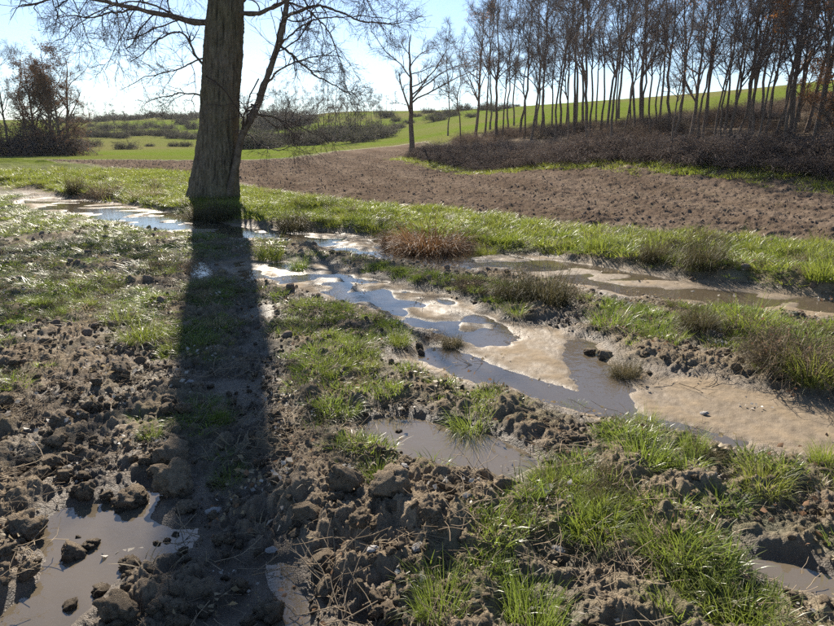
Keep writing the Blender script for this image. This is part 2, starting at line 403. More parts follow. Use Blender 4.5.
def mat_ground():
    m, nt, out = new_mat('ground_soil'); N = NT(nt); c = N.coord()
    n_big = N.noise(c, 0.7, 5); n_mid = N.noise(c, 5, 6, 0.6); n_fine = N.noise(c, 38, 5, 0.65); n_grit = N.noise(c, 150, 3, 0.6)
    wet, grass, sand, field, deep, past = (N.attr(k) for k in ('wet', 'grass', 'sand', 'field', 'deep', 'pasture'))
    mud = N.mix(n_mid, (0.165, 0.124, 0.084), (0.36, 0.288, 0.205))
    mud = N.mix(N.math('MULTIPLY', n_fine, 0.6), mud, (0.40, 0.32, 0.225))
    mud = N.mix(N.math('MULTIPLY', n_grit, 0.35), mud, (0.07, 0.05, 0.035))
    wetmud = N.mix(n_mid, (0.085, 0.065, 0.046), (0.17, 0.132, 0.095))
    col = N.mix(wet, mud, wetmud)
    fcol = N.mix(n_mid, (0.14, 0.105, 0.08), (0.255, 0.20, 0.155))
    fcol = N.mix(N.math('MULTIPLY', n_big, 0.5), fcol, (0.23, 0.178, 0.125))
    fcol = N.mix(N.math('MULTIPLY', n_fine, 0.5), fcol, (0.085, 0.06, 0.047))
    fcol = N.mix(N.math('MULTIPLY', N.attr('furrow'), 0.5), fcol, (0.095, 0.067, 0.049))
    col = N.mix(field, col, fcol)
    gcol = N.mix(n_mid, (0.062, 0.075, 0.026), (0.125, 0.125, 0.055))
    col = N.mix(N.math('MULTIPLY', grass, 0.75), col, gcol)
    pcol = N.mix(n_big, (0.10, 0.145, 0.018), (0.155, 0.195, 0.036))
    pcol = N.mix(N.math('MULTIPLY', n_mid, 0.4), pcol, (0.075, 0.105, 0.02))
    hedge = N.mix(N.noise(c, 0.02, 3, 0.5, 0.42, 0.62), pcol, (0.15, 0.145, 0.055))
    col = N.mix(past, col, hedge)
    scol = N.mix(n_mid, (0.205, 0.158, 0.103), (0.30, 0.232, 0.155))
    vo = N.n('ShaderNodeTexVoronoi'); vo.inputs['Scale'].default_value = 42; N.l(c, vo.inputs['Vector'])
    scol = N.mix(N.math('MULTIPLY', N.math('MULTIPLY', n_grit, vo.outputs['Color']), 0.7), scol, (0.12, 0.09, 0.06))
    scol = N.mix(N.math('MULTIPLY', deep, 0.6), scol, (0.115, 0.088, 0.056))
    scol = N.mix(N.math('MULTIPLY', N.attr('wetsand'), 0.6), scol, (0.115, 0.09, 0.062))
    col = N.mix(sand, col, scol)
    rough = N.math('SUBTRACT', 0.92, N.math('MULTIPLY', wet, 0.36))
    rough = N.math('MINIMUM', rough, N.math('SUBTRACT', 1.0, N.math('MULTIPLY', N.attr('wetsand'), 0.5)))
    h = N.math('ADD', N.math('MULTIPLY', n_mid, N.math('SUBTRACT', 0.5, N.math('MULTIPLY', sand, 0.42))), N.math('ADD', N.math('MULTIPLY', n_fine, 0.45), N.math('MULTIPLY', n_grit, 0.25)))
    b = N.n('ShaderNodeBump'); b.inputs['Distance'].default_value = 0.035
    N.l(h, b.inputs['Height'])
    N.l(N.math('SUBTRACT', 0.85, N.math('MULTIPLY', sand, 0.6)), b.inputs['Strength'])
    p = N.bsdf(col, rough, b.outputs[0], N.math('MULTIPLY', N.math('ADD', 0.06, N.math('MULTIPLY', N.math('MAXIMUM', wet, N.math('MULTIPLY', N.attr('wetsand'), 0.5)), 0.4)), N.math('SUBTRACT', 1.0, N.math('MAXIMUM', field, past))))
    N.l(p.outputs[0], out.inputs[0]); return m

def mat_water(name, tint, murk, fac):
    m, nt, out = new_mat(name); N = NT(nt); c = N.coord()
    h = N.math('ADD', N.noise(c, 9, 3, 0.5, 0, 1), N.math('MULTIPLY', N.noise(c, 34, 2, 0.5, 0, 1), 0.3))
    nb = N.bump(h, 0.22, 0.012)
    g = N.n('ShaderNodeBsdfGlossy'); g.inputs['Roughness'].default_value = 0.03; N.l(nb, g.inputs['Normal'])
    t = N.n('ShaderNodeBsdfTransparent'); t.inputs[0].default_value = (*tint, 1)
    d = N.n('ShaderNodeBsdfDiffuse'); d.inputs[0].default_value = (*murk, 1)
    a = N.n('ShaderNodeMixShader'); a.inputs[0].default_value = fac; N.l(t.outputs[0], a.inputs[1]); N.l(d.outputs[0], a.inputs[2])
    fr = N.n('ShaderNodeFresnel'); fr.inputs['IOR'].default_value = 1.85; N.l(nb, fr.inputs['Normal'])
    x = N.n('ShaderNodeMixShader'); N.l(fr.outputs[0], x.inputs[0]); N.l(a.outputs[0], x.inputs[1]); N.l(g.outputs[0], x.inputs[2])
    N.l(x.outputs[0], out.inputs[0]); return m

def mat_leafy(name, c0, c1, trans=0.45, rough=0.5, tcol=None, scale=1.3, patch=None, spec=0.3):
    """thin blades: colour varies per blade (tint), per plant and from base to tip"""
    m, nt, out = new_mat(name); N = NT(nt)
    oi = N.n('ShaderNodeObjectInfo')
    f = N.math('ADD', N.math('MULTIPLY', N.attr('tint'), 0.65), N.math('MULTIPLY', oi.outputs['Random'], 0.45), True)
    col = N.mix(f, c0, c1)
    if patch is not None:
        col = N.mix(N.math('MULTIPLY', N.noise(oi.outputs['Location'], scale, 3, 0.6, 0.42, 0.68), 0.65), col, patch)
    p = N.bsdf(col, rough, None, spec)
    t = N.n('ShaderNodeBsdfTranslucent')
    tc = N.mix(1.0, col, col) if tcol is None else N.mix(0.55, col, tcol)
    N.l(tc, t.inputs[0])
    x = N.n('ShaderNodeMixShader'); x.inputs[0].default_value = trans
    N.l(p.outputs[0], x.inputs[1]); N.l(t.outputs[0], x.inputs[2]); N.l(x.outputs[0], out.inputs[0]); return m

def mat_plain(name, c0, c1, scale=6.0, rough=0.85, bump=0.4, dist=0.01, rnd=0.3):
    m, nt, out = new_mat(name); N = NT(nt); c = N.coord()
    oi = N.n('ShaderNodeObjectInfo')
    n = N.noise(c, scale, 5, 0.6)
    f = N.math('ADD', N.math('MULTIPLY', n, 1 - rnd), N.math('MULTIPLY', oi.outputs['Random'], rnd), True)
    col = N.mix(f, c0, c1)
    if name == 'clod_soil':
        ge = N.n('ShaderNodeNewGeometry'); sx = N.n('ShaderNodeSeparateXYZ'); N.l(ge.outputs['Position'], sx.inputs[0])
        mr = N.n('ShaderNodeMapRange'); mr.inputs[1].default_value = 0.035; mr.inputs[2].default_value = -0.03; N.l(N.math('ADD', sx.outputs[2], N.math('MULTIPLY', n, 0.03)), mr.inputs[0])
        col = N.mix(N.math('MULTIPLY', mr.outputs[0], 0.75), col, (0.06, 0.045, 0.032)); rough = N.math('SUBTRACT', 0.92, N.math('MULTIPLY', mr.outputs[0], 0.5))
    p = N.bsdf(col, rough, N.bump(N.noise(c, scale * 3, 4), bump, dist), 0.08)
    N.l(p.outputs[0], out.inputs[0]); return m

def mat_bark():
    m, nt, out = new_mat('furrowed_bark'); N = NT(nt); c = N.coord()
    mp = N.n('ShaderNodeMapping'); mp.inputs['Scale'].default_value = (9, 9, 1.6); N.l(c, mp.inputs[0])
    n1 = N.noise(mp.outputs[0], 2.2, 6, 0.65); n2 = N.noise(c, 1.3, 4); n3 = N.noise(c, 45, 4)
    col = N.mix(n1, (0.085, 0.066, 0.05), (0.32, 0.265, 0.205))
    col = N.mix(N.math('MULTIPLY', n2, 0.45), col, (0.19, 0.165, 0.06))
    col = N.mix(N.math('MULTIPLY', n3, 0.3), col, (0.06, 0.05, 0.04))
    rl = N.attr('tint')
    col = N.mix(N.math('MULTIPLY', rl, 0.7, True), col, (0.035, 0.028, 0.023))
    p = N.bsdf(col, 0.92, N.bump(N.math('ADD', n1, N.math('MULTIPLY', n3, 0.3)), 0.8, 0.03), 0.2)
    N.l(p.outputs[0], out.inputs[0]); return m

M = {}
M['ground'] = mat_ground()
M['stream'] = mat_water('stream_water', (0.80, 0.72, 0.56), (0.27, 0.215, 0.145), 0.35)
M['puddle'] = mat_water('puddle_water', (0.66, 0.57, 0.43), (0.29, 0.235, 0.165), 0.42)
M['grass'] = mat_leafy('green_grass', (0.048, 0.10, 0.016), (0.16, 0.20, 0.05), 0.45, 0.38, (0.26, 0.34, 0.04), 1.6, (0.185, 0.17, 0.06), 0.45)
M['grass_bank'] = mat_leafy('bank_grass', (0.075, 0.14, 0.02), (0.22, 0.25, 0.06), 0.45, 0.45, (0.30, 0.34, 0.035), 1.1, (0.20, 0.165, 0.06))
M['grass_dry'] = mat_leafy('dry_grass', (0.165, 0.125, 0.07), (0.36, 0.29, 0.18), 0.35, 0.6)
M['grass_rust'] = mat_leafy('rust_grass', (0.14, 0.07, 0.028), (0.31, 0.175, 0.078), 0.35, 0.6)
M['grass_dark'] = mat_leafy('dark_tussock', (0.05, 0.05, 0.022), (0.14, 0.115, 0.055), 0.35, 0.6)
M['litter'] = mat_plain('dead_stems', (0.12, 0.085, 0.055), (0.36, 0.285, 0.195), 8, 0.8, 0.2, 0.004, 0.6)
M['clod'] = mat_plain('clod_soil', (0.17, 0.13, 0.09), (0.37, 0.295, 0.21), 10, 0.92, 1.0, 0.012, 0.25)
M['fclod'] = mat_plain('field_clod_soil', (0.13, 0.097, 0.075), (0.29, 0.226, 0.175), 9, 0.92, 0.6, 0.02, 0.5)
M['stone'] = mat_plain('pale_stone', (0.20, 0.19, 0.18), (0.42, 0.40, 0.38), 20, 0.6, 0.4, 0.005)
M['bark'] = mat_bark()
M['limb'] = mat_plain('limb_bark', (0.085, 0.065, 0.05), (0.22, 0.175, 0.135), 7, 0.9, 0.7, 0.02, 0.0)
M['twig'] = mat_plain('twig_bark', (0.06, 0.047, 0.045), (0.12, 0.095, 0.085), 3, 0.85, 0.0, 0.01, 0.1)
M['ctrunk'] = mat_plain('copse_bark', (0.10, 0.075, 0.058), (0.24, 0.185, 0.145), 5, 0.92, 0.5, 0.02, 0.35)
M['ctwig'] = mat_plain('copse_twigs', (0.095, 0.08, 0.075), (0.175, 0.145, 0.132), 1, 0.9, 0.0, 0.01, 0.4)
M['russet'] = mat_leafy('russet_leaves', (0.22, 0.095, 0.038), (0.42, 0.215, 0.095), 0.4, 0.6, (0.42, 0.19, 0.06))
M['brownleaf'] = mat_leafy('withered_leaves', (0.14, 0.08, 0.048), (0.26, 0.16, 0.098), 0.3, 0.8, spec=0.05)
M['paleleaf'] = mat_leafy('bleached_leaves', (0.30, 0.27, 0.23), (0.50, 0.47, 0.42), 0.3, 0.5)
M['bramble'] = mat_leafy('bramble_leaves', (0.055, 0.04, 0.032), (0.18, 0.132, 0.10), 0.25, 0.8, spec=0.05)
M['bramble_green'] = mat_leafy('low_leaves', (0.05, 0.055, 0.03), (0.12, 0.115, 0.062), 0.3, 0.8, spec=0.05)
M['conifer'] = mat_leafy('conifer_needles', (0.018, 0.032, 0.018), (0.045, 0.065, 0.035), 0.15, 0.6)

WZ = -0.040                                 # water level
# ------------------------------------------------------------------ ground: one sheet out to the horizon
def build_ground():
    azd = np.radians(np.arange(-41, 41.0001, 0.098))
    side = np.radians(np.concatenate([np.arange(42, 70, 1.2), np.arange(70, 180, 4.0)]))
    az = np.concatenate([-side[::-1], azd, side, ])
    rs = [0.35, 0.6, 0.85, 1.05]
    th = math.radians(0.085)
    while rs[-1] < 3900:
        r = rs[-1]; ang = math.atan(CAM_H / r)
        dr = r * th / (math.sin(ang) * math.cos(ang)) if r < 60 else r * 0.02
        if r < 11: dr = max(min(dr, 0.03), 0.010)
        elif r < 60: dr = min(dr, 0.045 + 0.0042 * (r - 9))
        rs.append(r + dr)
    rs = np.array(rs)
    R, A = np.meshgrid(rs, az, indexing='ij')
    x = (R * np.sin(A)).ravel(); y = (R * np.cos(A)).ravel()
    z, k = detail(x, y)
    zm = macro(x, y)
    nr, na = R.shape
    V = np.stack([x, y, z + zm], 1)
    i = np.arange(nr - 1)[:, None] * na + np.arange(na)[None, :]
    j = np.arange(nr - 1)[:, None] * na + (np.arange(na)[None, :] + 1) % na
    Q = np.stack([i, i + na, j + na, j], -1).reshape(-1, 4)
    V = np.concatenate([V, [[0, 0, 0.08]]]); c = len(V) - 1
    T = np.stack([np.full(na, c), np.arange(na), (np.arange(na) + 1) % na], 1)
    me = mesh_from('ground', V, Q, T)
    ext = lambda a: np.append(a, 0)
    r = np.hypot(x, y)
    wet = np.clip((0.055 - z) / 0.07, 0, 1) * (1 - k['field']) * (r < 42)
    tr = seg_dist(x, y, [P(262, 290), P(236, 400), P(226, 500), P(250, 640)])
    wet = np.maximum(wet, 0.25 * (1 - ss(0.25, 0.6, tr)) * (r < 10))
    past = (1 - k['field']) * ss(24, 40, r)
    bk = seg_dist(x, y, BANK_P)
    # leaf litter instead of grass under the copse
    wood = ss(-2, 3, -poly_sd(x, y, COPSE)) 
    fattr(me, 'wet', ext(wet * (1 - k['sand']))); fattr(me, 'grass', ext(k['grass'])); fattr(me, 'sand', ext(k['sand'] * (1 - 0 * wet)))
    fattr(me, 'wetsand', ext(k['sand'] * (1 - ss(0.0, 0.020, z - WZ + 0.008 * fbm(x * 6, y * 6, 2, 58)))))
    fattr(me, 'furrow', ext(np.clip(.5 + .5 * np.sin((0.97 * x + 0.25 * y) * 2.2 + 2.2 * fbm(x * .3, y * .3, 2, 87)) + fbm(x * .5, y * .2, 3, 86), 0, 1)))
    fattr(me, 'deep', ext(k['deep'])); fattr(me, 'field', ext(np.maximum(k['field'], wood * 0.9)))
    fattr(me, 'pasture', ext(past * (1 - 0.92 * wood)))
    o = obj('ground', me, M['ground']); tag(o, kind='structure')
    print('ground', len(V), nr, na, V[:, 2].min(), V[:, 2].max())
COPSE = [XY(a, d) for a, d in [(404,52),(425,46),(480,34.5),(600,27.5),(720,25.3),(834,23.6),(1000,21),(1400,19),(1400,90),(1000,88),(834,84),(780,74),(720,64),(640,60),(560,66),(480,72),(440,62)]]
build_ground()

# ------------------------------------------------------------------ water
def sheet(name, pts, mat, label):
    V = np.array([(p[0], p[1], WZ) for p in pts])
    from mathutils.geometry import tessellate_polygon
    T = np.array(tessellate_polygon([[Vector(p) for p in V]]))
    nrm = np.cross(V[T[:, 1]] - V[T[:, 0]], V[T[:, 2]] - V[T[:, 0]])[:, 2]
    T[nrm < 0] = T[nrm < 0][:, ::-1]
    o = obj(name, mesh_from(name, V, None, T, False), mat); tag(o, label, kind='structure'); return o
sheet('stream_water', poly([(20,193),(150,206),(300,224),(470,242),(640,266),(834,288),(1000,300),(1000,520),(834,480),(700,452),(600,428),(500,396),(380,372),(360,340),(240,282),(230,246),(120,226),(30,208)]), M['stream'], 'shallow silty stream water over the sand')
def grow(pix, k=1.25):
    q = np.array(pix); c = q.mean(0); return c + (q - c) * k
sheet('puddle', grow(PUD_A), M['puddle'], 'still puddle between the grass clumps in the centre')
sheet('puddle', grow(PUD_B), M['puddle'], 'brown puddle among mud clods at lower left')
sheet('puddle', grow(PUD_C), M['puddle'], 'puddle beside the grass at the lower right edge')
sheet('puddle', grow(PUD_D), M['puddle'], 'narrow shaded puddle in the mud track')
sheet('puddle', grow(PUD_E), M['puddle'], 'small puddle near the tree trunk shadow')

# ------------------------------------------------------------------ branching helpers (whole levels at once)
def norm(v): return v / (np.linalg.norm(v, axis=-1, keepdims=True) + 1e-12)
def spawn(rng, PT, RD, k, t0, t1, ang, lenf, npts, rad, trop, wob, kink=0.0, minlen=0.0, keep=None):
    """PT (N,P,3) parents, RD (N,P) radii -> k children on each"""
    N, Pn, _ = PT.shape
    plen = np.linalg.norm(np.diff(PT, axis=1), axis=2).sum(1)
    t = np.sort(rng.uniform(t0, t1, (N, k)), axis=1)
    f = t * (Pn - 1); i = np.minimum(f.astype(int), Pn - 2); a = (f - i)[..., None]
    n = np.arange(N)[:, None]
    p0 = PT[n, i] * (1 - a) + PT[n, i + 1] * a
    d0 = norm(PT[n, i + 1] - PT[n, i])
    r0 = (RD[n, i] * (1 - a[..., 0]) + RD[n, i + 1] * a[..., 0])
    L = plen[:, None] * lenf * (1 - 0.55 * t) * rng.uniform(0.6, 1.25, t.shape)
    L = np.maximum(L, minlen)
    rv = norm(rng.normal(size=(N, k, 3)))
    perp = norm(np.cross(d0, rv))
    an = np.radians(rng.uniform(ang[0], ang[1], t.shape))[..., None]
    d = d0 * np.cos(an) + perp * np.sin(an)
    p0 = p0.reshape(-1, 3); d = d.reshape(-1, 3); L = L.reshape(-1); r0 = r0.reshape(-1)
    st = (L / (npts - 1))[:, None]
    pts = [p0]; trop = np.asarray(trop, float)
    for s in range(npts - 1):
        d = norm(d + trop * (s + 1) / npts + rng.normal(size=d.shape) * wob)
        pts.append(pts[-1] + d * st)
    pts = np.stack(pts, 1)
    rr = np.minimum(r0 * rad, r0 * 0.8)[:, None] * np.linspace(1, 0.35, npts)[None, :]
    return pts, rr
def tubes(mb, PT, RD, sides, tint=0.0):
    N, Pn, _ = PT.shape
    T = np.empty_like(PT); T[:, 1:-1] = PT[:, 2:] - PT[:, :-2]; T[:, 0] = PT[:, 1] - PT[:, 0]; T[:, -1] = PT[:, -1] - PT[:, -2]
    T = norm(T)
    up = np.where(np.abs(T[:, :1, 2:3]) > 0.9, np.array([1.0, 0, 0]), np.array([0, 0, 1.0]))
    X = norm(np.cross(T, np.broadcast_to(up, T.shape))); Y = np.cross(T, X)
    th = np.arange(sides) * 2 * np.pi / sides
    V = PT[:, :, None] + RD[:, :, None, None] * (X[:, :, None] * np.cos(th)[:, None] + Y[:, :, None] * np.sin(th)[:, None])
    b = (np.arange(N) * Pn * sides)[:, None, None] + (np.arange(Pn - 1) * sides)[None, :, None]
    i = b + np.arange(sides); j = b + (np.arange(sides) + 1) % sides
    Q = np.stack([i, j, j + sides, i + sides], -1).reshape(-1, 4)
    mb.add(V.reshape(-1, 3), Q, None, tint)
def resample(pts, rad, n):
    pts = np.asarray(pts, float); s = np.concatenate([[0], np.cumsum(np.linalg.norm(np.diff(pts, axis=0), axis=1))])
    q = np.linspace(0, s[-1], n)
    # smooth through the points (Catmull-Rom like by fine linear + averaging)
    f = np.stack([np.interp(q, s, pts[:, k]) for k in range(3)], 1)
    for _ in range(2): f[1:-1] = 0.25 * f[:-2] + 0.5 * f[1:-1] + 0.25 * f[2:]
    return f, np.interp(q, s, rad)
def leaf_cards(mb, rng, C, size, flat=0.3, tint=None):
    """small bent leaves (two triangles folded on the midrib) at the points C"""
    n = len(C); d = norm(rng.normal(size=(n, 3)) * np.array([1, 1, flat])); s = norm(np.cross(d, norm(rng.normal(size=(n, 3)))))
    nn = np.cross(d, s); L = (size * rng.uniform(0.6, 1.3, n))[:, None]; w = L * 0.36
    V = np.stack([C - d * L * 0.5, C + s * w + nn * w * 0.4, C + d * L * 0.5, C - s * w + nn * w * 0.4], 1).reshape(-1, 3)
    b = np.arange(n)[:, None] * 4
    T = np.concatenate([b + np.array([0, 1, 2]), b + np.array([0, 2, 3])])
    mb.add(V, None, T, np.repeat(rng.uniform(0, 1, n) if tint is None else tint, 4))

# ------------------------------------------------------------------ the big bare tree by the stream
def build_hero():
    rng = np.random.default_rng(3)
    bx, by = TREE_XY; bz = hz(bx, by) - 0.05
    root = bpy.data.objects.new('bare_tree', None); COL.objects.link(root)
    root.location = (bx, by, bz)
    tag(root, 'large bare tree with thick furrowed trunk beside the stream', 'tree')
    def PT(px, py, dy=0.0):
        d = ray(px, py); t = (by + dy) / d[1]
        return np.array([d[0] * t - bx, dy, CAM_H + d[2] * t - bz])
    # trunk with real bark ridges
    cl = np.array([[0, 0, -0.25]] + [PT(px, py) for px, py in ((214,194),(215,178),(217.5,150),(219.5,110),(222,70),(224.5,30),(226,0),(227,-60),(228,-130),(230,-220),(236,-330),(240,-460))])
    cr = np.array([0.58, 0.535, 0.505, 0.475, 0.445, 0.41, 0.375, 0.35, 0.325, 0.285, 0.23, 0.16, 0.07])
    nz, na = 420, 150
    c, r = resample(cl, cr * 1.06, nz)
    zz = c[:, 2]; th = np.arange(na) * 2 * np.pi / na
    TH, Z = np.meshgrid(th, zz); Rr = np.broadcast_to(r[:, None], TH.shape)
    # bark: ridged noise, stretched along the trunk, periodic round it
    ca, sa = np.cos(TH) * 2.6, np.sin(TH) * 2.6
    def per(f, zs, s):
        return 0.5 * (pn(ca * f + 3.1 * s + 0.15 * np.sin(Z * 3 + s), Z * zs + sa * f * 0.9, s) + pn(sa * f + 5.7, Z * zs * 1.1 + ca * f * 0.9 + 9, s + 5))
    rid = 1 - np.abs(per(3.2, 1.5, 1)) * 3.0
    rid2 = 1 - np.abs(per(6.5, 6.5, 2)) * 3.0
    rid = rid * (0.75 + 0.9 * per(2.0, 3.0, 4))
    flare = np.exp(-np.maximum(Z, 0) / 0.35) * (0.10 * np.cos(5 * TH + 0.7) + 0.05 * np.cos(9 * TH))
    disp = 0.046 * np.clip(rid, -1, 1) + 0.018 * np.clip(rid2, -1, 1) + flare * 0.6 + 0.025 * np.cos(2 * TH + Z) + 0.02 * np.sin(Z * 1.9 + 1)
    R2 = Rr + disp * np.clip(Rr / 0.4, 0.3, 1)
    V = np.stack([c[:, 0][:, None] + R2 * np.cos(TH), c[:, 1][:, None] + R2 * np.sin(TH), Z], -1).reshape(-1, 3)
    i = (np.arange(nz - 1) * na)[:, None] + np.arange(na); j = (np.arange(nz - 1) * na)[:, None] + (np.arange(na) + 1) % na
    me = mesh_from('trunk', V, np.stack([i, j, j + na, i + na], -1).reshape(-1, 4))
    fattr(me, 'tint', np.clip(-rid.ravel() * 0.8 + 0.25, 0, 1))
    obj('trunk', me, M['bark'], root)
    # main limbs, as they stand in the picture
    limbs = []
    def limb(pts, r0, r1, n=14, name='limb', dens=(11, 6, 5)):
        p = np.array(pts); pr, rr = resample(p, np.linspace(r0, r1, len(p)), n)
        pr[1:-1] += rng.normal(size=(n - 2, 3)) * 0.022
        mb = MB(); f, fr = resample(pr, rr, 40)
        f[1:-1] += rng.normal(size=(38, 3)) * 0.006
        tubes(mb, f[None], fr[None] * (1 + 0.08 * rng.normal(size=(1, 40))), 10); lo = obj(name, mb.mesh(name), M['limb'], root)
        limbs.append((pr, rr, lo, dens))
    q = PT
    limb([q(229,196,-.30), q(233,175,-.33), q(238,150,-.33), q(247,118,-.35), q(262,92,-.4), q(274,66,-.45), q(281,32,-.5), q(287,0,-.5), q(294,-50,-.4), q(305,-120,-.3)], .105, .04, name='side_stem')
    limb([q(224,22), q(205,22,-.1), q(190,22,-.2), q(178,20,-.2), q(160,12,-.3), q(135,8,-.4), q(108,4,-.5), q(80,-8,-.6), q(45,-2,-.8), q(20,6,-.9)], .085, .014)
    limb([q(226,12), q(245,15,-.1), q(262,15,-.2), q(278,6,-.3), q(300,-8,-.4), q(330,-14,-.5), q(370,2,-.6)], .065, .012)
    limb([q(277,44,-.4), q(285,50,-.45), q(302,64,-.5), q(318,78,-.55), q(338,88,-.6), q(356,95,-.7)], .034, .009)
    limb([q(283,20,-.5), q(300,8,-.6), q(322,2,-.7), q(345,14,-.8), q(372,24,-.9), q(402,22,-1.0)], .04, .009)
    limb([q(224,80), q(205,68,-.3), q(190,50,-.5), q(185,28,-.6), q(172,30,-.7), q(150,48,-.8), q(130,62,-.9)], .035, .008)
    limb([q(224,100,.2), q(205,95,.6), q(185,92,1.0), q(165,96,1.4), q(145,104,1.8)], .03, .008)
    limb([q(252,112,-.3), q(270,116,-.1), q(290,122,.1), q(312,132,.3), q(330,140,.4)], .03, .008)
    limb([q(243,132,-.3), q(255,140,-.5), q(268,150,-.6), q(284,150,-.7), q(300,140,-.8)], .022, .006)
    # high limbs above the picture: wide crown that hangs over the stream
    for k in range(11):
        t = 0.34 + 0.64 * k / 11; jz = int(t * (nz - 1)); a = k * 2.4 + rng.uniform(-.3, .3)
        L = (4.9 - 2.6 * t) * rng.uniform(.8, 1.2); p = [c[jz].copy()]
        el = math.radians(rng.uniform(18, 48) + 38 * max(0, t - 0.6))
        for s in range(7):
            e = el - (0.75 - 0.5 * t) * s / 6 * 1.3
            p.append(p[-1] + np.array([math.cos(a) * math.cos(e), math.sin(a) * math.cos(e), math.sin(e)]) * L / 7 + rng.normal(size=3) * .06)
            a += rng.uniform(-.25, .25)
        limb(p, .085 * (1 - .5 * t), .012, dens=(7, 4, 3))
    # trees lower hanging branches into the frame on both sides
    for px0, py0, px1, py1, px2, py2, dy in [(180,18,120,0,60,40,-.4),(160,12,90,20,55,20,-.9),(200,-40,60,-60,10,20,-1.5),(150,-40,60,-30,95,60,.6),(260,90,300,60,345,60,-.2),(270,60,310,20,395,20,-.7),(282,0,330,30,352,110,-1.0),(220,60,180,70,120,90,.9),(245,110,275,130,320,120,.6),(200,-60,130,-60,70,30,-.8),(205,-90,110,-70,120,60,-1.2),(190,-30,150,-20,105,70,-.5),(250,-60,330,-50,385,30,-.9),(250,-90,300,-40,330,60,-1.3),(235,-40,290,-30,310,50,.8),(215,-70,170,-30,150,50,1.2),(255,-110,360,-80,400,0,.3),(215,-120,80,-100,25,-20,.2)]:
        limb([q(px0,py0,dy*.2), q((px0+px1)/2,(py0+py1)/2-8,dy*.5), q(px1,py1,dy*.8), q((px1*.4+px2*.6),(py1*.4+py2*.6)-6,dy), q(px2,py2,dy*1.1)], .026, .006)
    for pr, rr, lo, (n1_, n2_, n3_) in limbs:
        mb = MB()
        a, ar = spawn(rng, pr[None], rr[None], n1_, 0.2, 1.0, (30, 80), 0.36, 7, 0.6, (0, 0, -0.10), 0.22, minlen=0.6)
        ar = np.clip(ar, 0.005, 0.017); tubes(mb, a, ar, 5)
        b, br = spawn(rng, a, ar, n2_, 0.2, 1.0, (25, 70), 0.5, 6, 0.6, (0, 0, -0.12), 0.2, minlen=0.4)
        br = np.clip(br, 0.003, 0.007); tubes(mb, b, br, 4)
        d, dr = spawn(rng, b, br, n3_, 0.15, 1.0, (20, 65), 0.55, 4, 0.7, (0, 0, -0.06), 0.15, minlen=0.22)
        dr = np.clip(dr, 0.0022, 0.0035); tubes(mb, d, dr, 3)
        tag(obj('twigs', mb.mesh('twigs'), M['twig'], lo), kind='stuff')
build_hero()

# ------------------------------------------------------------------ bare trees of the copse and the hedgerows
def tree_meshes(seed, H, r0, fork, crown_w, dens, leaves=0, up=0.10, wob=0.05, oak=False, lsz=.10):
    rng = np.random.default_rng(seed)
    n = 16; t = np.linspace(0, 1, n)
    wx = np.cumsum(rng.normal(size=n)) * wob * H / n; wy = np.cumsum(rng.normal(size=n)) * wob * H / n
    wx -= wx[0]; wy -= wy[0]
    tr = np.stack([wx, wy, t * H - 0.2], 1); rd = r0 * (1 - 0.85 * t) * (1 + 0.5 * np.exp(-t * 30))
    trunk = MB(); tubes(trunk, tr[None], rd[None], 9)
    k1 = 22 if lsz > .1 else 9 if oak else 13
    a, ar = spawn(rng, tr[None], rd[None], k1, fork, 0.97, (28, 62) if oak else (20, 50), crown_w, 8, 0.62, (0, 0, up), 0.16 if oak else 0.12)
    tubes(trunk, a, np.maximum(ar, 0.018), 5)
    tw = MB()
    b, br = spawn(rng, a, ar, 6, 0.2, 1.0, (25, 60), 0.52, 6, 0.6, (0, 0, up * 0.8), 0.15); br = np.clip(br, 0.010, 0.04); tubes(tw, b, br, 3)
    d, dr = spawn(rng, b, br, 6, 0.15, 1.0, (22, 60), 0.55, 4, 0.6, (0, 0, up * 0.5), 0.15, minlen=0.4); dr = np.clip(dr, 0.005, 0.016); tubes(tw, d, dr, 3)
    e, er = spawn(rng, d, dr, dens, 0.1, 1.0, (20, 60), 0.6, 3, 0.6, (0, 0, 0.03), 0.12, minlen=0.3); er = np.clip(er, 0.0035, 0.007); tubes(tw, e, er, 3)
    lf = None
    if leaves:
        lf = MB(); ends = np.concatenate([d[:, 1:].reshape(-1, 3), e[:, 1:].reshape(-1, 3)])
        cl = fbm(ends[:, 0] * .8, ends[:, 1] * .8 + ends[:, 2] * .8, 2, seed)
        ends = ends[cl > 0.0] if leaves < 3000 else ends
        pick = ends[rng.integers(0, len(ends), leaves)] + rng.normal(size=(leaves, 3)) * 0.10
        leaf_cards(lf, rng, pick, lsz)
        lf = lf.mesh('leaves'); lf.materials.append(M['brownleaf'] if lsz > .1 else M['russet'])
    a_ = trunk.mesh('trunk'); a_.materials.append(M['ctrunk'])
    b_ = tw.mesh('crown'); b_.materials.append(M['ctwig'])
    return a_, b_, lf
